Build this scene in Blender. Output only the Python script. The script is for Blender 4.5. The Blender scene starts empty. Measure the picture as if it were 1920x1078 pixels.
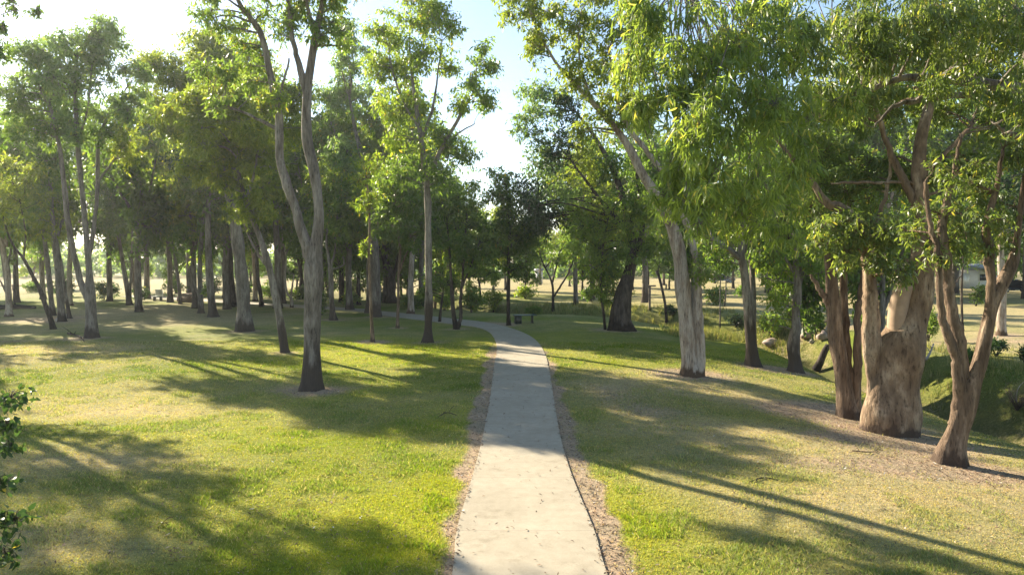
import bpy, math, random
import numpy as np
from mathutils import Vector

# ------------------------------------------------------------------ camera, sky, sun, exposure
SC = bpy.context.scene
COL = SC.collection
CH = 3.6                      # camera height over the lawn (metres)
F = 1371.0                    # focal length in photo pixels (1920 wide)
HOR = 490.0                   # photo row of the horizon
PITCH = math.atan((539 - HOR) / F)
cam_data = bpy.data.cameras.new('camera')
cam = bpy.data.objects.new('camera', cam_data)
COL.objects.link(cam)
cam_data.sensor_width = 36
cam_data.lens = 36 * F / 1920
cam_data.clip_start = 0.1
cam_data.clip_end = 4000
cam.location = (0, 0, CH)
cam.rotation_euler = (math.pi / 2 - PITCH, 0, 0)
SC.camera = cam

SUN_EL = 27.0
SUN_AZ = -46.0                # degrees, clockwise from +Y (the view direction)
world = bpy.data.worlds.new('World')
SC.world = world
world.use_nodes = True
wn = world.node_tree.nodes
bg = wn['Background']
sky = wn.new('ShaderNodeTexSky')
sky.sky_type = 'NISHITA'
sky.sun_disc = False
sky.sun_elevation = math.radians(SUN_EL)
sky.sun_rotation = math.radians(SUN_AZ % 360)
sky.air_density = 1.0
sky.dust_density = .35
sky.ozone_density = 1.0
world.node_tree.links.new(sky.outputs[0], bg.inputs['Color'])
bg.inputs['Strength'].default_value = 0.068

sun_data = bpy.data.lights.new('sun', 'SUN')
sun_data.energy = 4.6
sun_data.angle = math.radians(0.5)
sun_data.color = (1.0, 0.88, 0.68)
sun = bpy.data.objects.new('sun', sun_data)
COL.objects.link(sun)
e, a = math.radians(SUN_EL), math.radians(SUN_AZ)
SUNV = Vector((math.sin(a) * math.cos(e), math.cos(a) * math.cos(e), math.sin(e)))
sun.rotation_euler = SUNV.to_track_quat('Z', 'Y').to_euler()
sun.location = (-30, 30, 40)

SC.view_settings.view_transform = 'Standard'
SC.view_settings.look = 'None'
SC.view_settings.gamma = 1
SC.view_settings.exposure = 1.88
SC.cycles.max_bounces = 10
SC.cycles.diffuse_bounces = 5
SC.cycles.glossy_bounces = 2
SC.cycles.transmission_bounces = 6
SC.cycles.transparent_max_bounces = 4
SC.cycles.sample_clamp_indirect = 6
SC.cycles.use_denoising = True

R = np.random.default_rng(7)
random.seed(7)

# ------------------------------------------------------------------ numeric helpers
def vnoise(x, y, scale, seed):
    """smooth value noise 0..1"""
    g = np.random.default_rng(seed).random((64, 64))
    u, v = np.asarray(x) / scale, np.asarray(y) / scale
    i, j = np.floor(u).astype(int), np.floor(v).astype(int)
    fu, fv = u - i, v - j
    fu, fv = fu * fu * (3 - 2 * fu), fv * fv * (3 - 2 * fv)
    A, B = g[i % 64, j % 64], g[(i + 1) % 64, j % 64]
    C, D = g[i % 64, (j + 1) % 64], g[(i + 1) % 64, (j + 1) % 64]
    return (A * (1 - fu) + B * fu) * (1 - fv) + (C * (1 - fu) + D * fu) * fv

def fbm(x, y, scale, seed, octaves=3):
    s, w, t = 0, 1.0, 0
    for k in range(octaves):
        s = s + w * vnoise(x, y, scale / 2 ** k, seed + k)
        t += w
        w *= 0.5
    return s / t

def polydist(x, y, pts):
    x, y = np.asarray(x, float), np.asarray(y, float)
    best = np.full(x.shape, 1e9)
    for (ax, ay), (bx, by) in zip(pts[:-1], pts[1:]):
        dx, dy = bx - ax, by - ay
        t = np.clip(((x - ax) * dx + (y - ay) * dy) / (dx * dx + dy * dy), 0, 1)
        best = np.minimum(best, np.hypot(x - ax - t * dx, y - ay - t * dy))
    return best

def smooth01(t):
    t = np.clip(t, 0, 1)
    return t * t * (3 - 2 * t)

PATH_C = [(0.35, -30), (0.3, 0), (0.25, 9), (0.2, 15), (0.25, 26), (0.1, 33), (-0.6, 37.5), (-2.2, 41),
          (-5, 44.5), (-8.5, 49), (-13, 55), (-19, 62), (-40, 76)]
GULLY = [(17.5, -10), (15.6, 8), (15.0, 18), (15.2, 25), (15.2, 32), (14.8, 40), (13, 46.5), (9.3, 51.5), (3, 54), (-3, 59), (-9, 68), (-20, 84), (-40, 100)]

def gz(x, y):
    """ground height"""
    x, y = np.asarray(x, float), np.asarray(y, float)
    pd = polydist(x, y, PATH_C)
    m = smooth01((pd - 1.2) / 5)
    z = m * ((fbm(x, y, 9, 11, 2) - .5) * .34 + (vnoise(x, y, 3.1, 5) - .5) * .05)
    g = polydist(x, y, GULLY)
    wob = 1 + .35 * (vnoise(x, y, 5, 9) - .5)
    z = z - 2.1 * np.exp(-(g / (2.8 * wob)) ** 4)
    z = z - .55 * smooth01((x - 4) / 8) * np.exp(-((y - 24) / 20) ** 2) * smooth01((14 - g) / 8)
    far = smooth01((y - 90) / 120)
    return z * (1 - .5 * far) + far * .25

def ray(px, py):
    v = Vector(((px - 960) / F, 1.0, 0)); 
    c, s = math.cos(PITCH), math.sin(PITCH)
    k = -(py - 539) / F
    # camera axes: forward (0,c,-s), up (0,s,c), right (1,0,0)
    return Vector(((px - 960) / F, c + k * s, -s + k * c))

def at(px, py, D):
    """world point on the photo's line of sight (px,py) at forward distance D"""
    r = ray(px, py)
    t = D / r.y
    return Vector((r.x * t, D, CH + r.z * t))

_ys = np.concatenate([np.linspace(4, 60, 1600), np.geomspace(60.05, 700, 800)])
def hit(px, py):
    r = ray(px, py)
    t = _ys / r.y
    h = CH + r.z * t - gz(r.x * t, _ys)
    i = int(np.argmax(h < 0)) if (h < 0).any() else len(_ys) - 1
    if i > 0 and h[i] < 0:
        f = h[i - 1] / (h[i - 1] - h[i])
        D = _ys[i - 1] + f * (_ys[i] - _ys[i - 1])
    else:
        D = _ys[i]
    p = at(px, py, D)
    p.z = float(gz(p.x, p.y))
    return p

# ------------------------------------------------------------------ object helpers
def mesh_from(name, V, faces_list, smooth=False, attrs=None, color=None):
    """V (n,3); faces_list: list of int arrays (m,k)"""
    me = bpy.data.meshes.new(name)
    V = np.asarray(V, np.float32)
    me.vertices.add(len(V))
    me.vertices.foreach_set('co', V.ravel())
    loops = np.concatenate([f.ravel() for f in faces_list]).astype(np.int32)
    tot = np.concatenate([np.full(len(f), f.shape[1]) for f in faces_list]).astype(np.int32)
    start = np.concatenate([[0], np.cumsum(tot)[:-1]]).astype(np.int32)
    me.loops.add(len(loops))
    me.loops.foreach_set('vertex_index', loops)
    me.polygons.add(len(tot))
    me.polygons.foreach_set('loop_start', start)
    me.polygons.foreach_set('loop_total', tot)
    if smooth:
        me.polygons.foreach_set('use_smooth', np.ones(len(tot), bool))
    for k, v in (attrs or {}).items():
        at_ = me.attributes.new(k, 'FLOAT', 'POINT')
        at_.data.foreach_set('value', np.asarray(v, np.float32))
    if color is not None:
        ca = me.attributes.new('col', 'FLOAT_COLOR', 'POINT')
        c4 = np.ones((len(V), 4), np.float32)
        c4[:, :3] = color
        ca.data.foreach_set('color', c4.ravel())
    me.update(calc_edges=True)
    return me

def link(name, me, mat, parent=None, loc=(0, 0, 0)):
    o = bpy.data.objects.new(name, me)
    COL.objects.link(o)
    o.location = loc
    if mat:
        me.materials.append(mat)
    if parent:
        o.parent = parent
    return o

def tag(o, label=None, cat=None, group=None, kind=None):
    if label: o['label'] = label
    if cat: o['category'] = cat
    if group: o['group'] = group
    if kind: o['kind'] = kind
    return o

def thing(name, label, cat, loc, group=None, rz=0):
    o = bpy.data.objects.new(name, None)
    COL.objects.link(o)
    o.location = loc
    o.rotation_euler = (0, 0, rz)
    o.empty_display_size = .3
    return tag(o, label, cat, group)

class MB:
    """collects geometry for ONE mesh"""
    def __init__(s): s.V, s.F, s.n = [], {}, 0
    def add(s, V, *faces):
        V = np.asarray(V, float)
        for f in faces:
            f = np.asarray(f, int)
            s.F.setdefault(f.shape[1], []).append(f + s.n)
        s.V.append(V); s.n += len(V)
    def mesh(s, name, smooth=False):
        return mesh_from(name, np.concatenate(s.V), [np.concatenate(v) for v in s.F.values()], smooth)
    def box(s, c, sz, rz=0, bev=0.0, tilt=0):
        cx, cy, cz = c; x, y, z = [d / 2 for d in sz]
        if bev <= 0:
            P = np.array([[i, j, k] for k in (-z, z) for (i, j) in ((-x, -y), (x, -y), (x, y), (-x, y))])
            Fq = [(0, 3, 2, 1), (4, 5, 6, 7), (0, 1, 5, 4), (1, 2, 6, 5), (2, 3, 7, 6), (3, 0, 4, 7)]
            P = s._rot(P, rz, tilt) + np.array(c)
            s.add(P, Fq)
        else:
            b = bev
            rings = []
            for k, off in ((-z, b), (-z + b, 0), (z - b, 0), (z, b)):
                X, Y = x - off, y - off
                rings.append([(-X + b, -Y, k), (X - b, -Y, k), (X, -Y + b, k), (X, Y - b, k), (X - b, Y, k), (-X + b, Y, k), (-X, Y - b, k), (-X, -Y + b, k)])
            P = np.array(rings).reshape(-1, 3)
            Fq = [(r * 8 + i, r * 8 + (i + 1) % 8, (r + 1) * 8 + (i + 1) % 8, (r + 1) * 8 + i) for r in range(3) for i in range(8)]
            P = s._rot(P, rz, tilt) + np.array(c)
            s.add(P, Fq, [tuple(range(7, -1, -1)), tuple(range(24, 32))])
    @staticmethod
    def _rot(P, rz, tilt):
        if tilt:
            c_, s_ = math.cos(tilt), math.sin(tilt)
            P = P @ np.array([[1, 0, 0], [0, c_, s_], [0, -s_, c_]])
        c_, s_ = math.cos(rz), math.sin(rz)
        return P @ np.array([[c_, s_, 0], [-s_, c_, 0], [0, 0, 1]])
    def tube(s, pts, rad, sides=8, bump=0.0, seed=0, flare=0.0, lobes=5, cap=True):
        P = np.asarray(pts, float); n = len(P)
        rad = np.asarray(rad, float)
        T = np.gradient(P, axis=0)
        T /= np.linalg.norm(T, axis=1)[:, None] + 1e-9
        ref = np.array([1.0, 0, 0]) if abs(T[0][0]) < .8 else np.array([0, 1.0, 0])
        N = np.empty_like(P)
        u = ref
        for i in range(n):
            u = u - T[i] * np.dot(u, T[i]); u /= np.linalg.norm(u) + 1e-9
            N[i] = u
        B = np.cross(T, N)
        th = np.linspace(0, 2 * np.pi, sides, endpoint=False)
        rr = np.repeat(rad[:, None], sides, 1)
        if bump or flare:
            g = np.random.default_rng(seed + 100)
            L = np.concatenate([[0], np.cumsum(np.linalg.norm(np.diff(P, axis=0), axis=1))])
            d = np.zeros((n, sides))
            for k in (2, 3, 5):
                for _ in range(2):
                    d += g.normal() * np.sin(k * th[None] + g.uniform(0, 6.3) + L[:, None] * g.normal(0, 1.1)) / k ** .5
            for _ in range(3):
                d += .8 * g.normal() * np.sin(L[:, None] * g.uniform(1.5, 5) + g.uniform(0, 6))
            rr = rr * (1 + bump * d * .45)
            if flare:
                fl = flare * np.exp(-L / (rad[0] * 1.1))[:, None]
                rr = rr * (1 + fl * (.75 + .45 * np.sin(lobes * th[None] + g.uniform(0, 6))))
        V = P[:, None] + rr[..., None] * (np.cos(th)[None, :, None] * N[:, None] + np.sin(th)[None, :, None] * B[:, None])
        V = V.reshape(-1, 3)
        i = np.arange(n - 1)[:, None] * sides; j = np.arange(sides)[None]
        q = np.stack([i + j, i + (j + 1) % sides, i + sides + (j + 1) % sides, i + sides + j], -1).reshape(-1, 4)
        if cap:
            V = np.concatenate([V, P[-1:] + T[-1:] * rad[-1] * .35])
            k = len(V) - 1; o = (n - 1) * sides
            s.add(V, q, [(o + a_, o + (a_ + 1) % sides, k) for a_ in range(sides)])
        else:
            s.add(V, q)

def spline(pts, k=4):
    """Catmull-Rom resample of (m, c) control points"""
    P = np.asarray(pts, float)
    if len(P) < 3:
        t = np.linspace(0, 1, 2 * k)[:, None]
        return P[0] * (1 - t) + P[-1] * t
    Q = np.concatenate([[2 * P[0] - P[1]], P, [2 * P[-1] - P[-2]]])
    out = []
    for i in range(1, len(Q) - 2):
        for t in np.linspace(0, 1, k, endpoint=False):
            a_, b_, c_, d_ = Q[i - 1], Q[i], Q[i + 1], Q[i + 2]
            out.append(.5 * ((2 * b_) + (c_ - a_) * t + (2 * a_ - 5 * b_ + 4 * c_ - d_) * t * t + (3 * b_ - a_ - 3 * c_ + d_) * t ** 3))
    out.append(P[-1])
    return np.array(out)

# ------------------------------------------------------------------ materials
def nt(name):
    m = bpy.data.materials.new(name); m.use_nodes = True
    t = m.node_tree; t.nodes.clear()
    return m, t.nodes, t.links

def N(ns, typ, **kw):
    n = ns.new(typ)
    for k, v in kw.items():
        if k in n.inputs.keys():
            n.inputs[k].default_value = v
        else:
            setattr(n, k, v)
    return n

def noise(ns, ls, vec, scale, detail=4, rough=.6):
    n = ns.new('ShaderNodeTexNoise')
    n.inputs['Scale'].default_value = scale
    n.inputs['Detail'].default_value = detail
    n.inputs['Roughness'].default_value = rough
    if vec is not None: ls.new(vec, n.inputs['Vector'])
    return n.outputs['Fac']

def ramp(ns, ls, fac, stops):
    r = ns.new('ShaderNodeValToRGB')
    el = r.color_ramp.elements
    while len(el) > len(stops): el.remove(el[-1])
    while len(el) < len(stops): el.new(1)
    for e_, (p, c) in zip(el, stops):
        e_.position = p
        e_.color = (*c, 1) if not isinstance(c, (int, float)) else (c, c, c, 1)
    ls.new(fac, r.inputs['Fac'])
    return r.outputs['Color']

def mixc(ns, ls, fac, A, B, mode='MIX'):
    m = ns.new('ShaderNodeMix'); m.data_type = 'RGBA'; m.blend_type = mode
    for sock, v in ((m.inputs[0], fac), (m.inputs[6], A), (m.inputs[7], B)):
        if isinstance(v, bpy.types.NodeSocket): ls.new(v, sock)
        elif isinstance(v, (int, float)): sock.default_value = v
        else: sock.default_value = (*v, 1)
    return m.outputs[2]

def maths(ns, ls, op, A, B=0.0, clamp=False):
    m = ns.new('ShaderNodeMath'); m.operation = op; m.use_clamp = clamp
    for i, v in enumerate((A, B)):
        if isinstance(v, bpy.types.NodeSocket): ls.new(v, m.inputs[i])
        else: m.inputs[i].default_value = v
    return m.outputs[0]

def out(ns, ls, sh):
    o = ns.new('ShaderNodeOutputMaterial'); ls.new(sh, o.inputs['Surface'])

def leaf_mat(name, c1, c2, trans=.45, gloss=.35, yellow=(.30, .26, .05), yfrac=.06):
    m, ns, ls = nt(name)
    a1 = N(ns, 'ShaderNodeAttribute', attribute_name='lv').outputs['Fac']
    a2 = N(ns, 'ShaderNodeAttribute', attribute_name='cv').outputs['Fac']
    mixv = maths(ns, ls, 'ADD', maths(ns, ls, 'MULTIPLY', a1, .55), maths(ns, ls, 'MULTIPLY', a2, .45))
    col = mixc(ns, ls, mixv, c1, c2)
    isy = maths(ns, ls, 'GREATER_THAN', a1, 1 - yfrac)
    col = mixc(ns, ls, isy, col, yellow)
    p = ns.new('ShaderNodeBsdfPrincipled')
    ls.new(col, p.inputs['Base Color'])
    p.inputs['Roughness'].default_value = .42
    p.inputs['Specular IOR Level'].default_value = gloss
    t = ns.new('ShaderNodeBsdfTranslucent')
    tc = mixc(ns, ls, 1.0, col, (1.75, 1.65, .75), 'MULTIPLY')
    ls.new(tc, t.inputs['Color'])
    mx = ns.new('ShaderNodeMixShader'); mx.inputs[0].default_value = trans
    ls.new(p.outputs[0], mx.inputs[1]); ls.new(t.outputs[0], mx.inputs[2])
    out(ns, ls, mx.outputs[0])
    return m

def bark_mat(name, c_dark, c_mid, c_pale, base_h=1.2, base_c=(.045, .035, .028), patch=.5, scale=1.0, zs=1.1):
    m, ns, ls = nt(name)
    tc = ns.new('ShaderNodeTexCoord')
    mp = ns.new('ShaderNodeMapping'); mp.inputs['Scale'].default_value = (5 * scale, 5 * scale, zs * scale)
    ls.new(tc.outputs['Object'], mp.inputs['Vector'])
    n1 = noise(ns, ls, mp.outputs[0], 1.0, 5, .62)
    mp2 = ns.new('ShaderNodeMapping'); mp2.inputs['Scale'].default_value = (26 * scale, 26 * scale, 3 * zs * scale)
    ls.new(tc.outputs['Object'], mp2.inputs['Vector'])
    n2 = noise(ns, ls, mp2.outputs[0], 1.0, 6, .7)
    n3 = noise(ns, ls, tc.outputs['Object'], 1.3 * scale, 3, .5)
    col = ramp(ns, ls, n1, [(.30, c_dark), (patch - .03, c_mid), (patch + .12, c_pale)])
    col = mixc(ns, ls, 1.0, col, ramp(ns, ls, n2, [(.34, (.28, .26, .24)), (.45, (.88, .88, .88)), (.68, (1.22, 1.19, 1.15))]), 'MULTIPLY')
    # rough dark bark left on the lower trunk
    sx = ns.new('ShaderNodeSeparateXYZ'); ls.new(tc.outputs['Object'], sx.inputs[0])
    hz = maths(ns, ls, 'ADD', sx.outputs['Z'], maths(ns, ls, 'MULTIPLY', maths(ns, ls, 'SUBTRACT', n1, .5), 1.6 * base_h + .3))
    f = ns.new('ShaderNodeMapRange')
    f.inputs['From Min'].default_value = base_h * 1.15; f.inputs['From Max'].default_value = base_h * .7
    ls.new(hz, f.inputs['Value'])
    col = mixc(ns, ls, f.outputs[0], col, mixc(ns, ls, n2, tuple(x * .55 for x in base_c), tuple(x * 1.8 for x in base_c)))
    p = ns.new('ShaderNodeBsdfPrincipled')
    ls.new(col, p.inputs['Base Color'])
    p.inputs['Roughness'].default_value = .88
    p.inputs['Specular IOR Level'].default_value = .2
    hgt = maths(ns, ls, 'ADD', maths(ns, ls, 'MULTIPLY', n1, 1.2), n2)
    b = ns.new('ShaderNodeBump'); b.inputs['Strength'].default_value = .9; b.inputs['Distance'].default_value = .055
    ls.new(hgt, b.inputs['Height']); ls.new(b.outputs[0], p.inputs['Normal'])
    out(ns, ls, p.outputs[0])
    return m

def plain_mat(name, c, rough=.6, metal=0.0, var=.25, scale=8.0, bump=.2):
    m, ns, ls = nt(name)
    tc = ns.new('ShaderNodeTexCoord')
    n1 = noise(ns, ls, tc.outputs['Object'], scale, 5, .6)
    col = ramp(ns, ls, n1, [(.3, tuple(x * (1 - var) for x in c)), (.7, tuple(x * (1 + var) for x in c))])
    p = ns.new('ShaderNodeBsdfPrincipled'); ls.new(col, p.inputs['Base Color'])
    p.inputs['Roughness'].default_value = rough; p.inputs['Metallic'].default_value = metal
    if bump:
        b = ns.new('ShaderNodeBump'); b.inputs['Strength'].default_value = bump; b.inputs['Distance'].default_value = .02
        ls.new(n1, b.inputs['Height']); ls.new(b.outputs[0], p.inputs['Normal'])
    out(ns, ls, p.outputs[0])
    return m

def attr_mat(name, rough=.8, trans=.0, vary=.0, tscale=(1.6, 1.6, .8)):
    m, ns, ls = nt(name)
    col = N(ns, 'ShaderNodeAttribute', attribute_name='col').outputs['Color']
    p = ns.new('ShaderNodeBsdfPrincipled'); ls.new(col, p.inputs['Base Color'])
    p.inputs['Roughness'].default_value = rough
    p.inputs['Specular IOR Level'].default_value = .25
    sh = p.outputs[0]
    if trans:
        t = ns.new('ShaderNodeBsdfTranslucent'); ls.new(mixc(ns, ls, 1.0, col, tscale, 'MULTIPLY'), t.inputs['Color'])
        mx = ns.new('ShaderNodeMixShader'); mx.inputs[0].default_value = trans
        ls.new(sh, mx.inputs[1]); ls.new(t.outputs[0], mx.inputs[2]); sh = mx.outputs[0]
    out(ns, ls, sh)
    return m

LEAF = {
    'lime':  leaf_mat('leaf_lime', (.10, .185, .026), (.28, .36, .060), .60, .45, yfrac=.04),
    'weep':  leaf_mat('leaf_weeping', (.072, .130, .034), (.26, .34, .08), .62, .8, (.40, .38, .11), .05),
    'weepd': leaf_mat('leaf_weeping_shade', (.065, .120, .024), (.19, .24, .07), .55, .8, (.32, .30, .08), .04),  # darker copy of the weeping leaf, with shade put into its colour
    'mid':   leaf_mat('leaf_mid', (.075, .150, .034), (.21, .30, .065), .60, .4, yfrac=.03),
    'olive': leaf_mat('leaf_olive', (.095, .155, .026), (.25, .305, .055), .60, .35, (.32, .33, .07), .04),
    'grey':  leaf_mat('leaf_grey', (.085, .160, .062), (.21, .31, .120), .58, .4, (.25, .30, .08), .02),
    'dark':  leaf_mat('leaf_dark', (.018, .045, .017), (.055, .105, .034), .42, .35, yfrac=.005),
    'deep':  leaf_mat('leaf_deep', (.052, .115, .026), (.145, .225, .048), .60, .35, (.22, .26, .06), .02),
}
BARK = {
    'gum':   bark_mat('bark_grey_gum', (.09, .073, .06), (.175, .148, .122), (.29, .255, .22), 1.1, (.06, .047, .038)),
    'tall':  bark_mat('bark_rough_based', (.12, .10, .085), (.21, .18, .155), (.30, .265, .23), 2.1, (.05, .038, .03)),
    'pale':  bark_mat('bark_pale_gum', (.15, .105, .075), (.31, .245, .19), (.47, .405, .34), .25, (.09, .06, .04), .45),
    'brown': bark_mat('bark_red_brown', (.090, .060, .040), (.195, .138, .095), (.37, .28, .20), .25, (.07, .048, .034), .56),
    'big':   bark_mat('bark_old_gum', (.115, .076, .048), (.235, .165, .108), (.43, .335, .235), .22, (.075, .052, .038), .56, .6, 2.2),
    'dark':  bark_mat('bark_dark', (.028, .021, .017), (.060, .047, .038), (.12, .096, .08), .5, (.02, .015, .012)),
    'grey':  bark_mat('bark_dull_grey', (.10, .085, .07), (.17, .15, .125), (.26, .23, .2), .6, (.05, .04, .032)),
}

# ------------------------------------------------------------------ ground
def wpt(px, py):
    p = hit(px, py); return (p.x, p.y)

# (photo spot, radius across, radius away, amount) of dry straw, bare dirt and lush grass, laid on the real ground
DRY = [(60, 655, 5, 3, .9), (200, 600, 9, 9, .55), (150, 760, 3, 1.8, .75), (330, 775, 2.5, 1.2, .6), (80, 850, 2, 1.4, .7), (250, 870, 1.5, .8, .5),
       (60, 1010, 1.2, .8, .9), (440, 600, 4, 5, .5), (1750, 870, 4.5, 3, .85), (1500, 820, 2.6, 1.6, .5), (1350, 740, 3, 2.6, .7), (1200, 720, 2.4, 2.4, .5), (1500, 960, 1.6, 1.2, .5),
       (1850, 960, 2.5, 1.5, .6), (1150, 700, 1.4, 2, .5), (1330, 565, 14, 12, .8), (1850, 585, 12, 14, .7), (300, 582, 7, 8, .8), (1300, 900, 1.2, 1, .35),
       (250, 1040, 1, .6, .45), (1620, 940, 1.2, .6, .5), (1250, 800, 1.2, .7, .5)]
DIRT = [(1290, 700, 1.6, 1.1, .8), (1590, 790, 1.3, .8, .9), (1690, 830, 2.2, 1.0, .95), (1800, 885, 1.7, .9, .95), (1600, 770, 2.2, 1.2, .6),
        (590, 735, 1.2, .8, .5), (1230, 770, 1.6, 1.2, .5), (1150, 740, .9, 2.0, .5), (1500, 770, 1.8, 1.2, .6), (60, 600, 4, 5, .6), (25, 640, 3, 2, .5),
        (699, 641, .9, .7, .6), (370, 560, 9, 6, .5), (1560, 870, 1.4, .7, .5), (1450, 690, 1.4, 1.2, .25), (1560, 610, 3, 2.4, .6), (1880, 640, 4, 3, .5), (930, 607, 1.6, 2.4, .5)]
LUSH = [(760, 670, 5, 4, .9), (850, 940, 1.6, 3, .5), (1150, 960, 1.0, 2.5, .8), (500, 740, 4, 2, .4), (740, 980, 2, 2, .6), (1050, 640, 4, 8, .5), (1450, 665, 4, 3, .8), (400, 820, 2.5, 1.4, .3),
        (850, 770, 1.0, 1.6, .5), (660, 640, 4, 4, .5), (1480, 900, 1.5, .8, .7), (1780, 960, 1.4, .5, .7), (1560, 850, 1, .5, .6), (1850, 830, 1.5, .7, .5)]
DRYW, DIRTW, LUSHW = [[(*wpt(q[0], q[1]), *q[2:]) for q in L] for L in (DRY, DIRT, LUSH)]

BASES = []
for (px_, py_, w_) in ((583, 730, 37), (535, 661, 17), (461, 621, 29), (172, 633, 23), (101, 617, 11), (116, 603, 14), (131, 597, 9), (21, 577, 9), (243, 572, 11), (256, 578, 7), (338, 570, 7), (377, 587, 11), (401, 594, 17), (436, 575, 18),
                     (547, 577, 7), (625, 600, 14), (705, 594, 19), (699, 641, 9), (745, 615, 8), (802, 642, 19), (857, 617, 22), (954, 610, 9), (1163, 619, 42), (1296, 704, 48), (1411, 686, 27), (1492, 697, 26), (1593, 783, 50), (1667, 811, 84), (1781, 869, 54), (1878, 629, 17)):
    b_ = hit(px_, py_); BASES.append((b_.x, b_.y, .38 + 1.1 * w_ * b_.y / F))

def cover(x, y):
    def acc(L):
        s = np.zeros_like(x)
        for (cx, cy, rx, ry, am) in L:
            s += am * np.exp(-((x - cx) / rx) ** 2 - ((y - cy) / ry) ** 2)
        return s
    dry = acc(DRYW) + (fbm(x, y, 3.5, 21) - .5) * 1.0 + (fbm(x, y, .9, 24) - .5) * .5 + .28
    lush = acc(LUSHW) + (fbm(x, y, 4.2, 31) - .5) * .9 + .22
    dirt = acc(DIRTW) + (fbm(x, y, 1.4, 41) - .5) * .6
    pd = polydist(x, y, PATH_C)
    wob = (fbm(x, y, .9, 51, 3) - .5) * .55
    shoulder = (1 - smooth01((pd + wob - 1.0) / .30)) * (1 - .75 * smooth01((y - 26) / 8))          # bare earth worn beside the slab
    for (bx, by, br) in BASES:
        near = (np.abs(x - bx) < 4) & (np.abs(y - by) < 4)
        dirt[near] += .75 * np.exp(-(((x[near] - bx) ** 2 + (y[near] - by) ** 2) / br ** 2) ** .8)
    g = polydist(x, y, GULLY)
    dirt = dirt + .30 * np.exp(-(g / 3.0) ** 4)
    dirt = np.maximum(np.clip(dirt, 0, 1), shoulder)
    far = smooth01((y - 70) / 25)
    dry = np.clip(dry * (1 - .5 * np.clip(lush, 0, 1)) + far * .9 + .3 * smooth01((x - 12) / 8) * smooth01((g - 4) / 3), 0, 1)
    dry = dry * (1 - .6 * np.exp(-(g / 3.4) ** 4))
    return np.clip(dry, 0, 1), dirt, np.clip(lush, 0, 1), shoulder

C_GREEN = np.array([.115, .165, .020]); C_LUSH = np.array([.250, .280, .018]); C_DRY = np.array([.37, .315, .165]); C_DIRT = np.array([.37, .285, .195])

def cover_color(x, y, with_dirt=True):
    dry, dirt, lush, sh = cover(x, y)
    c = C_GREEN * (1 - lush[:, None]) + C_LUSH * lush[:, None]
    c = c * (1 - dry[:, None]) + C_DRY * dry[:, None]
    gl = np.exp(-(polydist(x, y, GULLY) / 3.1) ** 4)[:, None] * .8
    c = c * (1 - gl) + np.array([.085, .080, .034]) * gl  # dark soil and plants in the gully, bank shade also put into the colour
    if with_dirt: c = c * (1 - dirt[:, None]) + C_DIRT * dirt[:, None]
    return c, dirt

def build_ground():
    nx, ny = 560, 620
    u = np.linspace(-1, 1, nx); X1 = 5.5 * np.sinh(5.75 * u)
    v = np.linspace(-.62, 1, ny); Y1 = 11 + 5.5 * np.sinh(5.95 * v)
    X, Y = np.meshgrid(X1, Y1)
    x, y = X.ravel(), Y.ravel()
    z = gz(x, y)
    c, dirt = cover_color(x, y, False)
    i = (np.arange(ny - 1)[:, None] * nx + np.arange(nx - 1)[None]).ravel()
    q = np.stack([i, i + 1, i + nx + 1, i + nx], 1)
    me = mesh_from('lawn', np.stack([x, y, z], 1), [q], True, {'dirt': dirt}, c)
    m, ns, ls = nt('lawn_ground')
    tc = ns.new('ShaderNodeTexCoord')
    P = tc.outputs['Object']
    col = N(ns, 'ShaderNodeAttribute', attribute_name='col').outputs['Color']
    dt = N(ns, 'ShaderNodeAttribute', attribute_name='dirt').outputs['Fac']
    n1 = noise(ns, ls, P, 1.1, 6, .65); n2 = noise(ns, ls, P, 9, 6, .7); n3 = noise(ns, ls, P, 55, 4, .7)
    dn = maths(ns, ls, 'ADD', dt, maths(ns, ls, 'MULTIPLY', maths(ns, ls, 'SUBTRACT', maths(ns, ls, 'ADD', maths(ns, ls, 'MULTIPLY', n2, .6), maths(ns, ls, 'MULTIPLY', n3, .4)), .5), 1.5))
    mr = ns.new('ShaderNodeMapRange'); mr.inputs['From Min'].default_value = .28; mr.inputs['From Max'].default_value = .72
    ls.new(dn, mr.inputs['Value'])
    col = mixc(ns, ls, mr.outputs[0], col, tuple(C_DIRT))
    col = mixc(ns, ls, 1.0, col, ramp(ns, ls, n1, [(.3, (.78, .84, .8)), (.7, (1.22, 1.13, 1.1))]), 'MULTIPLY')
    col = mixc(ns, ls, 1.0, col, ramp(ns, ls, n2, [(.28, (.55, .6, .6)), (.5, (1, 1, 1)), (.74, (1.4, 1.32, 1.3))]), 'MULTIPLY')
    col = mixc(ns, ls, 1.0, col, ramp(ns, ls, n3, [(.3, (.6, .6, .6)), (.7, (1.35, 1.35, 1.35))]), 'MULTIPLY')
    p = ns.new('ShaderNodeBsdfPrincipled'); ls.new(col, p.inputs['Base Color'])
    p.inputs['Roughness'].default_value = .95; p.inputs['Specular IOR Level'].default_value = .1
    h = maths(ns, ls, 'ADD', maths(ns, ls, 'MULTIPLY', n2, 1.5), maths(ns, ls, 'MULTIPLY', n3, .5))
    b = ns.new('ShaderNodeBump'); b.inputs['Strength'].default_value = .7; b.inputs['Distance'].default_value = .05
    ls.new(h, b.inputs['Height']); ls.new(b.outputs[0], p.inputs['Normal'])
    out(ns, ls, p.outputs[0])
    tag(link('ground', me, m), kind='structure')
build_ground()

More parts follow.
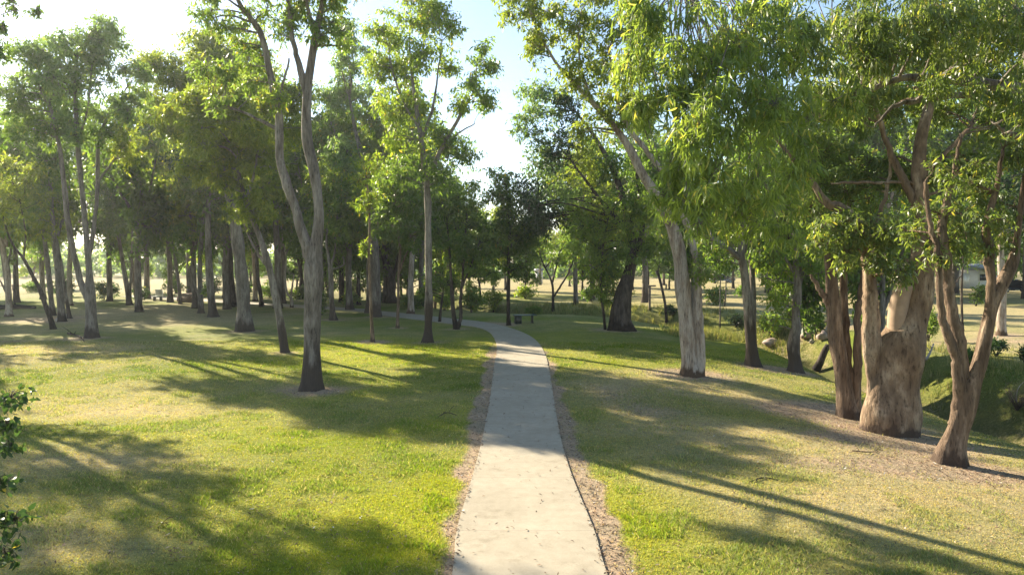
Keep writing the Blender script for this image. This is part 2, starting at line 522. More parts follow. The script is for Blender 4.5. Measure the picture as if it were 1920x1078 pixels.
# concrete path, laid from its two edges
L_ED = [(848, 1078), (857, 994), (888, 887), (906, 816), (919, 746), (926, 690), (931, 660), (929, 640), (917, 623), (892, 613.5), (855, 609), (812, 603.5), (760, 597), (700, 589.5), (640, 582.5)]
R_ED = [(1138, 1078), (1113, 994), (1070, 887), (1050, 816), (1038, 746), (1029, 690), (1020, 660), (1004, 638), (978, 623), (940, 611), (897, 603), (855, 598.5), (785, 590.5), (712, 583.5), (650, 577.5)]
def build_path():
    L = [wpt(*q) for q in L_ED]; Rr = [wpt(*q) for q in R_ED]
    L = [(-.62, -12), (-.66, 4)] + L + [(-40, 74.5)]
    Rr = [(1.18, -12), (1.16, 4)] + Rr + [(-40, 78)]
    L, Rr = spline(L, 10), spline(Rr, 10)
    k = 7
    t = np.linspace(0, 1, k)[None, :, None]
    G = L[:, None] * (1 - t) + Rr[:, None] * t
    n = len(L)
    xy = G.reshape(-1, 2)
    top = np.column_stack([xy, gz(xy[:, 0], xy[:, 1]) + .03])
    i = (np.arange(n - 1)[:, None] * k + np.arange(k - 1)[None]).ravel()
    q = np.stack([i, i + 1, i + k + 1, i + k], 1)
    mb = MB(); mb.add(top, q)
    for s in (0, k - 1):
        idx = np.arange(n) * k + s
        a_ = top[idx]; b_ = a_ - np.array([0, 0, .16])
        j = np.arange(n - 1)
        qq = np.stack([j, j + 1, j + 1 + n, j + n], 1)
        mb.add(np.concatenate([a_, b_]), qq if s == 0 else qq[:, ::-1])
    me = mb.mesh('path')
    m, ns, ls = nt('path_concrete')
    tc = ns.new('ShaderNodeTexCoord'); P = tc.outputs['Object']
    n1 = noise(ns, ls, P, .8, 5, .6); n2 = noise(ns, ls, P, 6, 6, .65); n3 = noise(ns, ls, P, 90, 3, .7)
    col = ramp(ns, ls, n1, [(.3, (.33, .288, .212)), (.7, (.395, .348, .262))])
    col = mixc(ns, ls, 1.0, col, ramp(ns, ls, n2, [(.3, (.90, .89, .87)), (.65, (1.05, 1.05, 1.05))]), 'MULTIPLY')
    col = mixc(ns, ls, 1.0, col, ramp(ns, ls, n3, [(.3, (.86, .86, .86)), (.7, (1.1, 1.1, 1.1))]), 'MULTIPLY')
    n4 = noise(ns, ls, P, 1.9, 7, .75)
    col = mixc(ns, ls, 1.0, col, ramp(ns, ls, n4, [(.30, (.74, .72, .68)), (.44, (1, 1, 1))]), 'MULTIPLY')
    sx = ns.new('ShaderNodeSeparateXYZ'); ls.new(P, sx.inputs[0])
    fr = maths(ns, ls, 'FRACT', maths(ns, ls, 'DIVIDE', maths(ns, ls, 'ADD', sx.outputs['Y'], maths(ns, ls, 'MULTIPLY', n1, .02)), 2.4))
    jt = maths(ns, ls, 'LESS_THAN', fr, .006)
    col = mixc(ns, ls, maths(ns, ls, 'MULTIPLY', jt, .45), col, (.2, .17, .13))
    p = ns.new('ShaderNodeBsdfPrincipled'); ls.new(col, p.inputs['Base Color']); p.inputs['Roughness'].default_value = .85
    p.inputs['Specular IOR Level'].default_value = .25
    b = ns.new('ShaderNodeBump'); b.inputs['Strength'].default_value = .25; b.inputs['Distance'].default_value = .01
    ls.new(n3, b.inputs['Height']); ls.new(b.outputs[0], p.inputs['Normal'])
    out(ns, ls, p.outputs[0])
    tag(link('path', me, m), kind='structure')
    return L, Rr
PL, PR = build_path()

def on_path(x, y, margin=0.0):
    xl = np.interp(y, PL[:, 1], PL[:, 0]); xr = np.interp(y, PR[:, 1], PR[:, 0])
    return (x > xl - margin) & (x < xr + margin) & (y < 38)

# ------------------------------------------------------------------ grass, litter (nobody could count these)
def build_grass():
    n = 620000
    D = 7.5 + (R.random(n) ** 1.25) * 25
    px = R.uniform(-60, 1980, n)
    x = (px - 960) / F * D; y = D
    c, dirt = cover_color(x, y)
    dry = cover(x, y)[0]
    keep = (~on_path(x, y, .03)) & (R.random(n) > dirt ** .7 * .93) & (R.random(n) < .35 + fbm(x, y, .35, 61, 2) * 1.1)
    x, y, D, c, dry = x[keep], y[keep], D[keep], c[keep], dry[keep]
    n = len(x)
    tall = (fbm(x, y, .6, 63, 2) > .6)
    h = R.uniform(.014, .034, n) * (1 + 1.3 * tall) * (1 - .35 * dry)
    w = R.uniform(.0035, .0065, n) * (.7 + D / 14)
    th = R.uniform(0, 2 * np.pi, n)
    lean = R.uniform(.25, 1.25, n) * h
    la = R.uniform(0, 2 * np.pi, n)
    z = gz(x, y)
    A = np.stack([x - w * np.cos(th), y - w * np.sin(th), z - .003], 1)
    B = np.stack([x + w * np.cos(th), y + w * np.sin(th), z - .003], 1)
    T = np.stack([x + lean * np.cos(la), y + lean * np.sin(la), z + h], 1)
    V = np.stack([A, B, T], 1).reshape(-1, 3)
    f = np.arange(3 * n).reshape(-1, 3)
    jit = R.uniform(.7, 1.45, (n, 1))
    c = c * jit * np.stack([R.uniform(.85, 1.25, n), np.ones(n), R.uniform(.7, 1.3, n)], 1)
    c[tall] *= np.array([.72, .88, .8])
    straw = R.random(n) < .08 + .22 * dry
    c[straw] = C_DRY * R.uniform(.8, 1.35, (straw.sum(), 1))
    me = mesh_from('grass', V, [f], False, None, np.repeat(c, 3, 0))
    tag(link('grass', me, attr_mat('grass_blades', .7, .45)), 'short mown grass blades covering the lawn on both sides of the path', 'grass', kind='stuff')
build_grass()

def leaflets(x, y, z, L, W, col, tiltmax=.5):
    n = len(x)
    th = R.uniform(0, 2 * np.pi, n)
    ax = np.stack([np.cos(th), np.sin(th), R.uniform(-tiltmax, tiltmax, n)], 1)
    sd = np.stack([-np.sin(th), np.cos(th), R.uniform(-tiltmax, tiltmax, n)], 1)
    P = np.stack([x, y, z], 1)
    L, W = L[:, None], W[:, None]
    up = np.array([0, 0, 1.0])
    V = np.stack([P - ax * L * .5, P + sd * W * .5 + up * L * .08, P + ax * L * .5, P - sd * W * .5 + up * L * .08], 1).reshape(-1, 3)
    f = np.arange(4 * n).reshape(-1, 4)
    return V, f, np.repeat(col, 4, 0)

def build_litter():
    n = 110000
    D = 7.5 + R.random(n) ** 1.2 * 28
    x = (R.uniform(-40, 1960, n) - 960) / F * D; y = D
    pd = polydist(x, y, PATH_C)
    dry, dirt, lush, sh = cover(x, y)
    w = .07 + .8 * dirt + .05 * sh
    on = on_path(x, y, -.04)
    keep = (R.random(n) < w) & (~on | (R.random(n) < .03))
    x, y, D = x[keep], y[keep], D[keep]; n = len(x)
    z = gz(x, y) + .012 + .03 * on_path(x, y, .0)
    pal = np.array([[.16, .10, .06], [.26, .18, .11], [.09, .055, .035], [.36, .28, .18], [.20, .12, .07]])
    col = pal[R.integers(0, 5, n)] * R.uniform(.7, 1.3, (n, 1))
    white = R.random(n) < .02
    col[white] = (.62, .60, .55)
    V, f, c = leaflets(x, y, z, R.uniform(.03, .085, n), R.uniform(.01, .024, n), col)
    me = mesh_from('leaf_litter', V, [f], False, None, c)
    tag(link('leaf_litter', me, attr_mat('dry_leaves', .8)), 'dry brown fallen leaves and bark scraps strewn along the path edges and lawn', 'fallen leaves', kind='stuff')
build_litter()

# ------------------------------------------------------------------ trees
def leaf_cloud(subs, L, W, droop, seed, bend=False):
    """subs: list of (centre, radius, count); returns verts, faces, lv, cv"""
    g = np.random.default_rng(seed)
    C = np.concatenate([np.repeat(np.array([s[0]]), s[2], 0) for s in subs])
    Rr = np.concatenate([np.full(s[2], s[1]) for s in subs])[:, None]
    cv = np.concatenate([np.full(s[2], g.random()) for s in subs])
    n = len(C)
    ns_ = len(subs)
    sa = g.normal(size=(ns_, 3)) * np.array([1, 1, .55]) - np.array([0, 0, .35 * droop])
    sa /= np.linalg.norm(sa, axis=1)[:, None]
    SA = np.repeat(sa, [s[2] for s in subs], 0)
    d = g.normal(size=(n, 3)); d /= np.linalg.norm(d, axis=1)[:, None]
    tt = g.uniform(-.9, 1.1, (n, 1))
    P = C + SA * tt * Rr + d * (g.random((n, 1)) ** .6) * Rr * (.52 - .2 * np.abs(tt))
    ax = g.normal(size=(n, 3)) * .55 + d * .35
    ax[:, 2] -= droop
    ax /= np.linalg.norm(ax, axis=1)[:, None]
    sd = np.cross(ax, g.normal(size=(n, 3))); sd /= np.linalg.norm(sd, axis=1)[:, None] + 1e-9
    LL = L * g.uniform(.6, 1.35, (n, 1)); WW = W * g.uniform(.7, 1.3, (n, 1))
    if not bend:
        nn = np.cross(ax, sd)
        V = np.stack([P, P + ax * LL * .45 + sd * WW * .5 + nn * LL * .06, P + ax * LL, P + ax * LL * .45 - sd * WW * .5 + nn * LL * .06], 1)
        k = 4
        F_ = [np.arange(4 * n).reshape(-1, 4)]
    else:
        nn = np.cross(ax, sd)
        b1 = P + ax * LL * .3 + nn * LL * .05
        b2 = P + ax * LL * .68 + nn * LL * .07
        tip = P + ax * LL * .98 - nn * LL * .04
        V = np.stack([P, b1 + sd * WW * .48, b2 + sd * WW * .36, tip, b2 - sd * WW * .36, b1 - sd * WW * .48], 1)
        k = 6
        base = np.arange(n)[:, None] * 6
        F_ = [base + np.array([[0, 1, 5]]), base + np.array([[1, 2, 4, 5]]), base + np.array([[2, 3, 4]])]
    lv = np.repeat(g.random(n), k); cvv = np.repeat(cv, k)
    return V.reshape(-1, 3), F_, lv, cvv

def build_tree(name, label, cat, base, stems, blobs, bark, leaf, L=.2, W=.06, cov=1.8, droop=.7, seed=1, rs=.55,
               sides=12, group=None, bend=False, flare=.55, twig=.012, limb_parts=True, bump=.1, air=1.0, sat=2, fat=1.0, smooth=()):
    """stems: list of lists (x,y,z,r) world; blobs: list (cx,cy,cz,rx,ry,rz[,leafkey]) world"""
    g = np.random.default_rng(seed)
    cov, L, W = cov * .72, L * 1.12, W * 1.12
    root = thing(name, label, cat, tuple(base), group)
    B = np.array(base, float)
    # skeleton
    sk = []
    mbt = MB()
    for si, st in enumerate(stems):
        S = np.array(st, float); S[:, :3] -= B
        Q = spline(S, 5)
        Q[:, 3] = np.maximum(Q[:, 3], .004)
        if si > 0 and si not in smooth: Q[:, :3] += g.normal(0, .012, (len(Q), 3)) * 1
        sk.append(Q)
        big = Q[:, 3].max() > .04
        sd = sides if si == 0 else max(7, sides - 3)
        if si == 0 or not limb_parts or Q[:, 3].max() < .035:
            mbt.tube(Q[:, :3], Q[:, 3], sd, bump, seed + si, flare if si == 0 else 0)
        else:
            m2 = MB(); m2.tube(Q[:, :3], Q[:, 3], sd, bump * (.0 if (si in smooth) else 1), seed + si, 0)
            link('limb', m2.mesh('limb', True), BARK[bark], root)
    SK = np.concatenate(sk)
    # limbs to blobs
    subs = {}
    more = []
    for b in blobs:
        b = list(b)
        if len(b) < 7: b.append(leaf)
        more.append((b[0], b[1], b[2], b[3] * 1.12 * fat, b[4] * 1.12 * fat, b[5] * 1.12 * fat, b[6]))
        for _ in range(sat):
            v = g.normal(size=3); v /= np.linalg.norm(v)
            k_ = g.uniform(.5, .8) * fat
            more.append((b[0] + v[0] * b[3] * fat, b[1] + v[1] * b[4] * fat, b[2] + v[2] * b[5] * fat, b[3] * k_, b[4] * k_, b[5] * k_, b[6]))
    blobs = more
    for bi, b in enumerate(blobs):
        c = np.array(b[:3]) - B; rx, ry, rz = b[3:6]
        key = b[6] if len(b) > 6 else leaf
        # attach from a skeleton point lower than the blob
        cand = SK[(SK[:, 2] < c[2] - .1 * rz) | (SK[:, 2] > SK[:, 2].max() - .5)]
        if len(cand) == 0: cand = SK
        dd = np.linalg.norm(cand[:, :3] - (c - np.array([0, 0, .35 * rz])), axis=1) + g.uniform(0, .4)
        s0 = cand[int(np.argmin(dd))]
        p0 = s0[:3]; span = np.linalg.norm(c - p0)
        r0 = min(s0[3] * .62, .022 + .012 * span)
        mid = p0 * .45 + c * .55 + np.array([g.normal(0, .1), g.normal(0, .1), .12]) * span * .7 * np.array([1, 1, 1 if span > 1 else .2])
        pts = spline([(*p0, r0), (*(p0 * .75 + mid * .25 + g.normal(0, .03, 3) * span), r0 * .85), (*mid, r0 * .6), (*c, max(.008, r0 * .3))], 4)
        mbt.tube(pts[:, :3], pts[:, 3], 6, .05, seed + bi)
        A = math.pi * (rx + ry) / 2 * rz
        Ntot = int(cov * A / (.5 * L * W * .62))
        r_s = min(rs, .6 * min(rx, rz))
        ns_ = max(4, int(air * 2.6 * A / (r_s * r_s * 1.6)))
        d = g.normal(size=(ns_, 3)); d /= np.linalg.norm(d, axis=1)[:, None]
        rad = g.random((ns_, 1)) ** .5
        cc = c + d * rad * np.array([rx, ry, rz])
        wts = g.uniform(.35, 1.6, ns_); wts /= wts.sum()
        for q, wq in zip(cc, wts):
            subs.setdefault(key, []).append((q, r_s * g.uniform(.6, 1.25), max(3, int(Ntot * wq))))
            # twig
            j = int(np.argmin(np.linalg.norm(pts[:, :3] - (q - np.array([0, 0, .2])), axis=1)))
            a_ = pts[j]
            m_ = (a_[:3] + q) / 2 + g.normal(0, .06, 3) * np.linalg.norm(q - a_[:3]) + np.array([0, 0, .05])
            mbt.tube(np.array([a_[:3], m_, q]), [max(twig * .8, min(a_[3] * .6, twig * 1.5)), twig * .8, twig * .4], 4, 0, 0, 0, 5, False)
    link('trunk', mbt.mesh('trunk', True), BARK[bark], root)
    for key, sb in subs.items():
        V, F_, lv, cv = leaf_cloud(sb, L, W, droop, seed + 77, bend)
        link('crown', mesh_from('crown', V, F_, False, {'lv': lv, 'cv': cv}), LEAF[key], root)
    return root

def px_tree(name, label, base_px, stems_px, blobs_px, bark, leaf, drift=0.0, cat='tree', doff=None, **kw):
    """traced tree: base (px,py) on the ground; stems [(px,py,width px)...]; blobs [(px,py,rx,ry[,depth offset m][,leaf])]"""
    b = hit(*base_px)
    D = b.y
    g = np.random.default_rng(kw.get('seed', 1) + 5)
    stems = []
    for si, st in enumerate(stems_px):
        out_ = []
        dk = 0 if si == 0 else g.uniform(-.06, .06)
        z0 = None
        for (x, y, w) in st:
            p = at(x, y, D)
            if z0 is None: z0 = p.z
            d = D + drift * max(0, p.z - b.z) * .1 + dk * (p.z - z0)
            p = at(x, y, d)
            out_.append((p.x, p.y, p.z, w * d / F / 2))
        if si == 0:
            out_[0] = (b.x, b.y, b.z - .12, out_[0][3])
        stems.append(out_)
    blobs = []
    for q in blobs_px:
        off = q[4] if len(q) > 4 and not isinstance(q[4], str) else None
        key = q[-1] if isinstance(q[-1], str) else leaf
        d = D + (off if off is not None else g.uniform(-.9, .9) * q[2] * D / F)
        c = at(q[0], q[1], d)
        rx, rz = q[2] * d / F, q[3] * d / F
        blobs.append((c.x, c.y, c.z, rx, (rx + rz) / 2, rz, key))
    return build_tree(name, label, cat, (b.x, b.y, b.z), stems, blobs, bark, leaf, **kw)

# ---- traced trees, left of the path
px_tree('gum_tree', 'twin-stemmed grey gum tree nearest the path on the left lawn', (583, 730),
    [[(583, 730, 37), (585, 680, 34), (586, 600, 32), (588, 540, 33), (588, 500, 33), (592, 460, 24), (598, 400, 19.5), (589, 320, 19), (576, 260, 18.5), (576, 178, 17), (583, 120, 15), (592, 66, 13), (606, 0, 10), (612, -60, 8), (608, -140, 5), (600, -200, 3)],
     [(587, 505, 26), (573, 455, 20), (557, 400, 17), (540, 350, 16), (525, 297, 15), (523, 208, 14), (510, 160, 13), (493, 74, 11), (471, 37, 9.5), (445, 0, 8), (430, -60, 6), (420, -120, 3)],
     [(576, 180, 14), (560, 120, 10), (549, 74, 9), (540, 0, 7), (530, -80, 5), (522, -150, 3)],
     [(592, 68, 10), (580, 30, 8), (574, 0, 7), (566, -70, 5), (560, -140, 3)],
     [(523, 245, 8), (480, 222, 5.5), (438, 204, 4), (393, 189, 2.5)],
     [(522, 190, 5), (535, 140, 4), (543, 110, 3)]],
    [(470, -60, 60, 40), (420, -90, 55, 40), (540, -130, 80, 50), (610, -110, 70, 50), (660, -70, 50, 40), (398, 20, 32, 26), (620, 10, 26, 30), (590, 60, 18, 24),
     (500, 20, 34, 24), (470, 90, 28, 22), (560, 20, 22, 30), (440, 60, 26, 20), (520, 185, 22, 20, 'lime'), (405, 190, 26, 14), (640, -20, 30, 26), (470, 150, 26, 22), (440, 130, 26, 20), (545, 50, 20, 24), (640, 60, 18, 26), (385, 130, 26, 20)],
    'gum', 'mid', seed=11, L=.14, W=.042, cov=1.8, rs=.45, fat=1.1, sides=18, twig=.009, bump=.08)

px_tree('gum_tree', 'slender leaning gum tree behind the twin-stemmed gum on its left', (535, 661),
    [[(535, 661, 17), (527, 610, 14), (521, 577, 13.5), (507, 510, 12), (489, 450, 11), (468, 398, 9.5), (450, 340, 8), (442, 280, 6), (430, 220, 4)],
     [(505, 505, 6), (480, 470, 4.5), (462, 430, 3.5), (455, 400, 2.5)], [(460, 380, 7), (478, 320, 5), (486, 260, 3)]],
    [(450, 300, 38, 40), (480, 250, 34, 34), (430, 230, 36, 30), (420, 330, 24, 24), (500, 340, 24, 26), (455, 180, 30, 26), (400, 270, 34, 28), (500, 200, 30, 26, 2.0), (540, 240, 34, 30, 2.5), (480, 300, 34, 30, 1.5), (560, 180, 30, 26, 2.5), (410, 180, 40, 34, -2.), (450, 230, 34, 30, -2.), (380, 240, 34, 30, -2.5), (350, 200, 30, 26, -2.), (380, 320, 30, 28), (470, 400, 30, 24)],
    'gum', 'olive', seed=12, L=.18, W=.055, cov=2.3, sat=3, fat=1.15)

px_tree('gum_tree', 'thick pale gum tree mid-lawn, whose thin shadow line reaches the path', (459, 621),
    [[(461, 621, 27), (457, 585, 24), (455, 538, 23), (448, 470, 21), (440, 410, 18), (430, 360, 15), (422, 300, 12), (425, 220, 9), (432, 140, 6), (436, 90, 3)],
     [(444, 520, 5), (441, 480, 3.5), (436, 440, 3.5), (428, 400, 3), (424, 386, 2)], [(432, 370, 10), (400, 300, 8), (370, 240, 6), (340, 180, 4), (325, 140, 2)],
     [(424, 280, 7), (460, 220, 5), (480, 160, 3)]],
    [(435, 110, 55, 42), (380, 160, 48, 38), (330, 150, 44, 36), (300, 190, 36, 28), (470, 160, 38, 38), (410, 230, 48, 36), (345, 250, 44, 34), (470, 240, 36, 30, 'lime'),
     (300, 120, 26, 22), (430, 300, 40, 30), (390, 90, 38, 26), (340, 210, 40, 30, 'grey')],
    'grey', 'olive', seed=13, L=.22, W=.07, cov=2.0, rs=.6, sat=3, fat=1.15)

px_tree('gum_tree', 'three-stemmed dark gum tree on the sandy left lawn', (172, 633),
    [[(172, 633, 23), (171, 590, 20), (168, 545, 19), (167, 510, 11), (161, 436, 10), (156, 380, 9), (145, 260, 8), (141, 148, 6), (146, 100, 4), (150, 60, 2)],
     [(166, 560, 13), (154, 536, 11), (136, 463, 10.5), (125, 397, 9.5), (115, 297, 8), (96, 208, 6.5), (72, 160, 4.5), (56, 130, 2.5)],
     [(165, 500, 8), (175, 430, 7.5), (182, 370, 7), (186, 267, 6), (204, 215, 5), (225, 190, 4), (238, 163, 2.5)],
     [(182, 345, 5), (205, 312, 4), (222, 292, 3), (236, 270, 2)], [(145, 270, 4), (165, 200, 3), (172, 120, 2)]],
    [(165, 70, 52, 30), (120, 95, 48, 30), (195, 105, 34, 30), (150, 130, 48, 26), (95, 130, 34, 26), (65, 190, 40, 28, 'deep'), (30, 210, 34, 30, 'deep'), (215, 190, 26, 22), (150, 205, 32, 20),
     (245, 140, 26, 24), (250, 200, 26, 26), (75, 250, 40, 26, 'deep'), (150, 250, 28, 18), (195, 250, 22, 18, 'deep'), (240, 265, 30, 26, 'olive'), (20, 150, 30, 20), (40, 90, 30, 22), (110, 160, 34, 20)],
    'grey', 'grey', seed=14, L=.2, W=.065, cov=1.7, rs=.55, fat=1.15, sat=3)

px_tree('gum_tree', 'black thin leaning tree beside the sandy patch at far left', (101, 617),
    [[(101, 617, 11), (95, 598, 9), (87, 577, 8.5), (75, 543, 8), (65, 525, 6), (58, 510, 6), (43, 483, 5), (28, 465, 4), (12, 430, 3), (2, 390, 2)],
     [(60, 512, 3.5), (70, 530, 3), (79, 548, 2.5), (84, 560, 2)], [(44, 486, 3.5), (48, 440, 3), (42, 400, 2.5), (30, 350, 2)]],
    [(8, 400, 34, 34), (45, 370, 36, 34), (30, 320, 36, 30), (-20, 360, 40, 40)],
    'dark', 'olive', seed=15, L=.2, W=.065, cov=1.2)

px_tree('gum_tree', 'smooth grey tree between the black leaning tree and the three-stemmed gum', (116, 603),
    [[(116, 603, 14), (114, 570, 12), (111, 543, 12), (107, 493, 11), (100, 430, 9), (96, 370, 7), (92, 320, 4)], [(104, 450, 6), (122, 400, 5), (130, 350, 3)]],
    [(60, 230, 44, 34), (100, 190, 40, 30), (140, 240, 36, 30), (30, 280, 44, 34), (20, 220, 36, 30), (95, 350, 44, 40), (125, 320, 36, 34), (70, 400, 36, 30), (110, 420, 34, 28, 'olive'), (90, 290, 40, 30)],
    'grey', 'deep', seed=16, L=.24, W=.08, cov=1.3)
px_tree('gum_tree', 'narrow brown-grey tree just left of the three-stemmed gum base', (131, 597),
    [[(131, 597, 8.5), (126, 570, 7.5), (120, 543, 7.5), (114, 500, 7), (106, 450, 6), (98, 400, 4.5), (90, 350, 3)]],
    [(88, 340, 34, 34), (110, 380, 30, 30), (60, 330, 30, 30)], 'gum', 'olive', seed=17, L=.24, W=.08, cov=1.2)
px_tree('gum_tree', 'faint pinkish-grey tree right behind the black leaning tree', (99, 592),
    [[(99, 592, 10), (96, 560, 9), (93, 530, 9), (86, 470, 8), (80, 420, 6), (78, 370, 4)]],
    [(78, 400, 44, 40), (50, 430, 34, 30), (100, 380, 34, 30)], 'grey', 'olive', seed=18, L=.26, W=.085, cov=1.3)
px_tree('gum_tree', 'forked small bare-limbed tree at the left edge beside the fallen log', (19, 577),
    [[(21, 577, 9), (17, 560, 8), (13, 545, 6), (9, 520, 5), (5, 490, 4), (0, 460, 3)], [(17, 556, 5), (18, 520, 4.5), (16, 490, 4), (20, 470, 3), (14, 455, 2)],
     [(12, 550, 4), (2, 530, 3), (-12, 505, 2)]],
    [(0, 440, 36, 26), (25, 440, 24, 18), (-20, 470, 24, 22)], 'grey', 'mid', seed=19, L=.26, W=.08, cov=.9)
px_tree('sapling', 'thin curving dark sapling beside the forked small tree at left edge', (29, 574),
    [[(29, 574, 4.5), (26, 560, 3.5), (28, 530, 2.5), (28, 505, 2), (24, 494, 1.6), (19, 488, 1.2)]], [(18, 484, 12, 8)], 'dark', 'mid', seed=20, L=.2, W=.07, cov=.6, flare=.2)

px_tree('gum_tree', 'pale double-trunked tree on the sunlit strip, its thicker trunk', (243, 572),
    [[(243, 572, 11), (240, 550, 9), (235, 520, 8), (229, 485, 7), (222, 440, 6), (216, 390, 4), (214, 350, 2.5)], [(243, 556, 6), (247, 500, 5), (248, 450, 4), (245, 400, 2)]],
    [(215, 370, 44, 40), (250, 390, 40, 36), (225, 320, 44, 34), (265, 330, 40, 40), (200, 430, 30, 26)], 'gum', 'deep', seed=21, L=.28, W=.09, cov=1.5, rs=.8)
px_tree('gum_tree', 'thin peeling brown and white trunk next to the pale double trunk', (256, 578),
    [[(256, 578, 6.5), (254, 555, 5), (251, 520, 5), (254, 485, 4), (258, 450, 3), (262, 410, 2)]],
    [(265, 400, 36, 34), (285, 430, 30, 26)], 'brown', 'deep', seed=22, L=.28, W=.09, cov=1.3)
px_tree('gum_tree', 'slim dark grey leaning trunk beside the brown log pile', (338, 570),
    [[(338, 570, 7), (336, 540, 6), (331, 505, 5.5), (326, 470, 5), (320, 440, 4), (312, 390, 3), (308, 340, 2)]],
    [(310, 340, 48, 40, 'dark'), (290, 390, 40, 34), (340, 380, 34, 34), (320, 290, 44, 34)], 'grey', 'deep', seed=23, L=.3, W=.1, cov=1.6, rs=.8)
px_tree('gum_tree', 'brown-grey tree with a pale side branch leaning left, mid-left lawn', (377, 587),
    [[(377, 587, 11), (376, 560, 9.5), (375, 520, 9), (376, 470, 8), (380, 420, 7), (388, 360, 5), (394, 300, 3)], [(374, 560, 4), (364, 530, 3), (354, 500, 2.6), (345, 475, 2)]],
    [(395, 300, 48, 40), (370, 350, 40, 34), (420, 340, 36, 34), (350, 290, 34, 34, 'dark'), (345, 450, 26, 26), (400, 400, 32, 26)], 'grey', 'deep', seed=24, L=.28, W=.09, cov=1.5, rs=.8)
px_tree('gum_tree', 'straight grey tree with mossy sprig, right of the side-branched tree', (401, 594),
    [[(401, 594, 17), (397, 565, 13.5), (394, 530, 13), (391, 480, 12), (390, 420, 10), (392, 350, 8), (398, 280, 5), (402, 220, 3)]],
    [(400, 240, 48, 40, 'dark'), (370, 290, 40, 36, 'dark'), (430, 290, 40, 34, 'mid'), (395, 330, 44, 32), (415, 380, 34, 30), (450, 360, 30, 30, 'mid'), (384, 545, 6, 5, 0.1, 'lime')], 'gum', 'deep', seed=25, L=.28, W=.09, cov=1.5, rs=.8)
px_tree('gum_tree', 'black-based rough trunk in shade left of the thick pale gum', (436, 575),
    [[(436, 575, 18), (434, 550, 15), (432, 520, 13), (430, 470, 11), (428, 420, 8), (424, 370, 5)]],
    [(430, 400, 44, 36), (460, 420, 34, 30), (405, 440, 30, 26)], 'dark', 'deep', seed=26, L=.3, W=.1, cov=1.5)
px_tree('gum_tree', 'dark trunk with bare knobbly twig, between the pale gum and twin-stemmed gum', (491, 575),
    [[(491, 575, 9), (489, 555, 8), (484, 525, 7), (482, 480, 6), (486, 430, 5), (490, 380, 3)], [(486, 545, 3.5), (484, 530, 3), (483, 500, 2)]],
    [(490, 390, 40, 36), (515, 420, 32, 30), (470, 440, 28, 24), (500, 340, 40, 34, 'olive')], 'dark', 'deep', seed=27, L=.3, W=.1, cov=1.5)
px_tree('gum_tree', 'bleached crooked thin trunk seen left of the twin-stemmed gum', (547, 577),
    [[(547, 577, 7), (546, 560, 6), (538, 548, 5), (534, 520, 4.5), (536, 480, 3.6), (530, 450, 3), (526, 410, 2.4), (530, 395, 1.8)], [(545, 560, 4), (549, 530, 3), (551, 515, 2)]],
    [(535, 390, 26, 24), (560, 420, 26, 26), (520, 430, 18, 18)], 'pale', 'deep', seed=28, L=.28, W=.09, cov=1.2, flare=.3)

px_tree('gum_tree', 'grey tree with bleached bent branches beside the round dark bush', (625, 600),
    [[(625, 600, 14), (623, 580, 10), (621, 550, 9.5), (620, 510, 9), (616, 480, 6), (612, 450, 4), (618, 400, 3), (622, 360, 2)],
     [(622, 505, 5), (634, 502, 3.5), (645, 494, 3), (643, 480, 2)], [(620, 500, 5), (628, 470, 4), (630, 430, 3), (636, 380, 2)]],
    [(620, 400, 36, 36), (645, 360, 38, 36), (610, 340, 36, 34, 'lime'), (655, 420, 30, 28), (640, 300, 40, 34, 'grey'), (600, 430, 22, 22)], 'gum', 'mid', seed=29, L=.22, W=.075, cov=2.0, rs=.65)
px_tree('gum_tree', 'thick pale-grey straight trunk with a black burl low on its side', (704, 594),
    [[(706, 594, 19), (705, 570, 19), (703, 520, 20), (701, 468, 19), (696, 415, 17), (690, 360, 14), (680, 300, 10), (665, 240, 7), (655, 180, 4)],
     [(692, 370, 8), (715, 300, 7), (728, 240, 4), (735, 200, 2)], [(684, 320, 6), (640, 270, 5), (620, 230, 3)]],
    [(655, 170, 40, 36, 'grey'), (620, 190, 34, 34, 'grey'), (660, 110, 30, 30, 'grey'), (640, 60, 20, 24, 'grey'), (690, 230, 40, 36), (640, 250, 40, 34), (720, 280, 40, 40), (610, 260, 26, 30), (680, 320, 44, 34), (730, 340, 36, 34, 'deep'), (660, 370, 30, 26, 'deep')],
    'gum', 'mid', seed=30, L=.24, W=.08, cov=2.2, rs=.75)
px_tree('young_tree', 'thin young tree with red-brown foot in front of the thick grey trunk', (699, 641),
    [[(699, 641, 9), (698, 620, 7), (696, 590, 6), (694, 540, 5), (692, 480, 4.5), (693, 420, 4), (690, 360, 3), (686, 310, 2)], [(693, 500, 3), (690, 470, 2)]],
    [(690, 320, 28, 34), (680, 380, 20, 22), (705, 370, 18, 20), (688, 462, 8, 14, 0.1, 'lime')], 'brown', 'lime', seed=31, L=.18, W=.05, cov=1.0, flare=.4)
px_tree('young_tree', 'small straight young tree with dark base left of the tall bare trunk', (745, 615),
    [[(745, 615, 8), (746, 590, 5.5), (747, 560, 5.5), (747, 520, 5), (750, 470, 4.5), (745, 420, 3.5), (742, 370, 2.5)], [(747, 512, 4), (758, 485, 3), (768, 465, 2)]],
    [(745, 380, 36, 34), (770, 440, 30, 28), (725, 420, 30, 30), (765, 390, 30, 30), (740, 320, 34, 32, 'mid')], 'brown', 'deep', seed=32, L=.2, W=.07, cov=2.0, flare=.4)
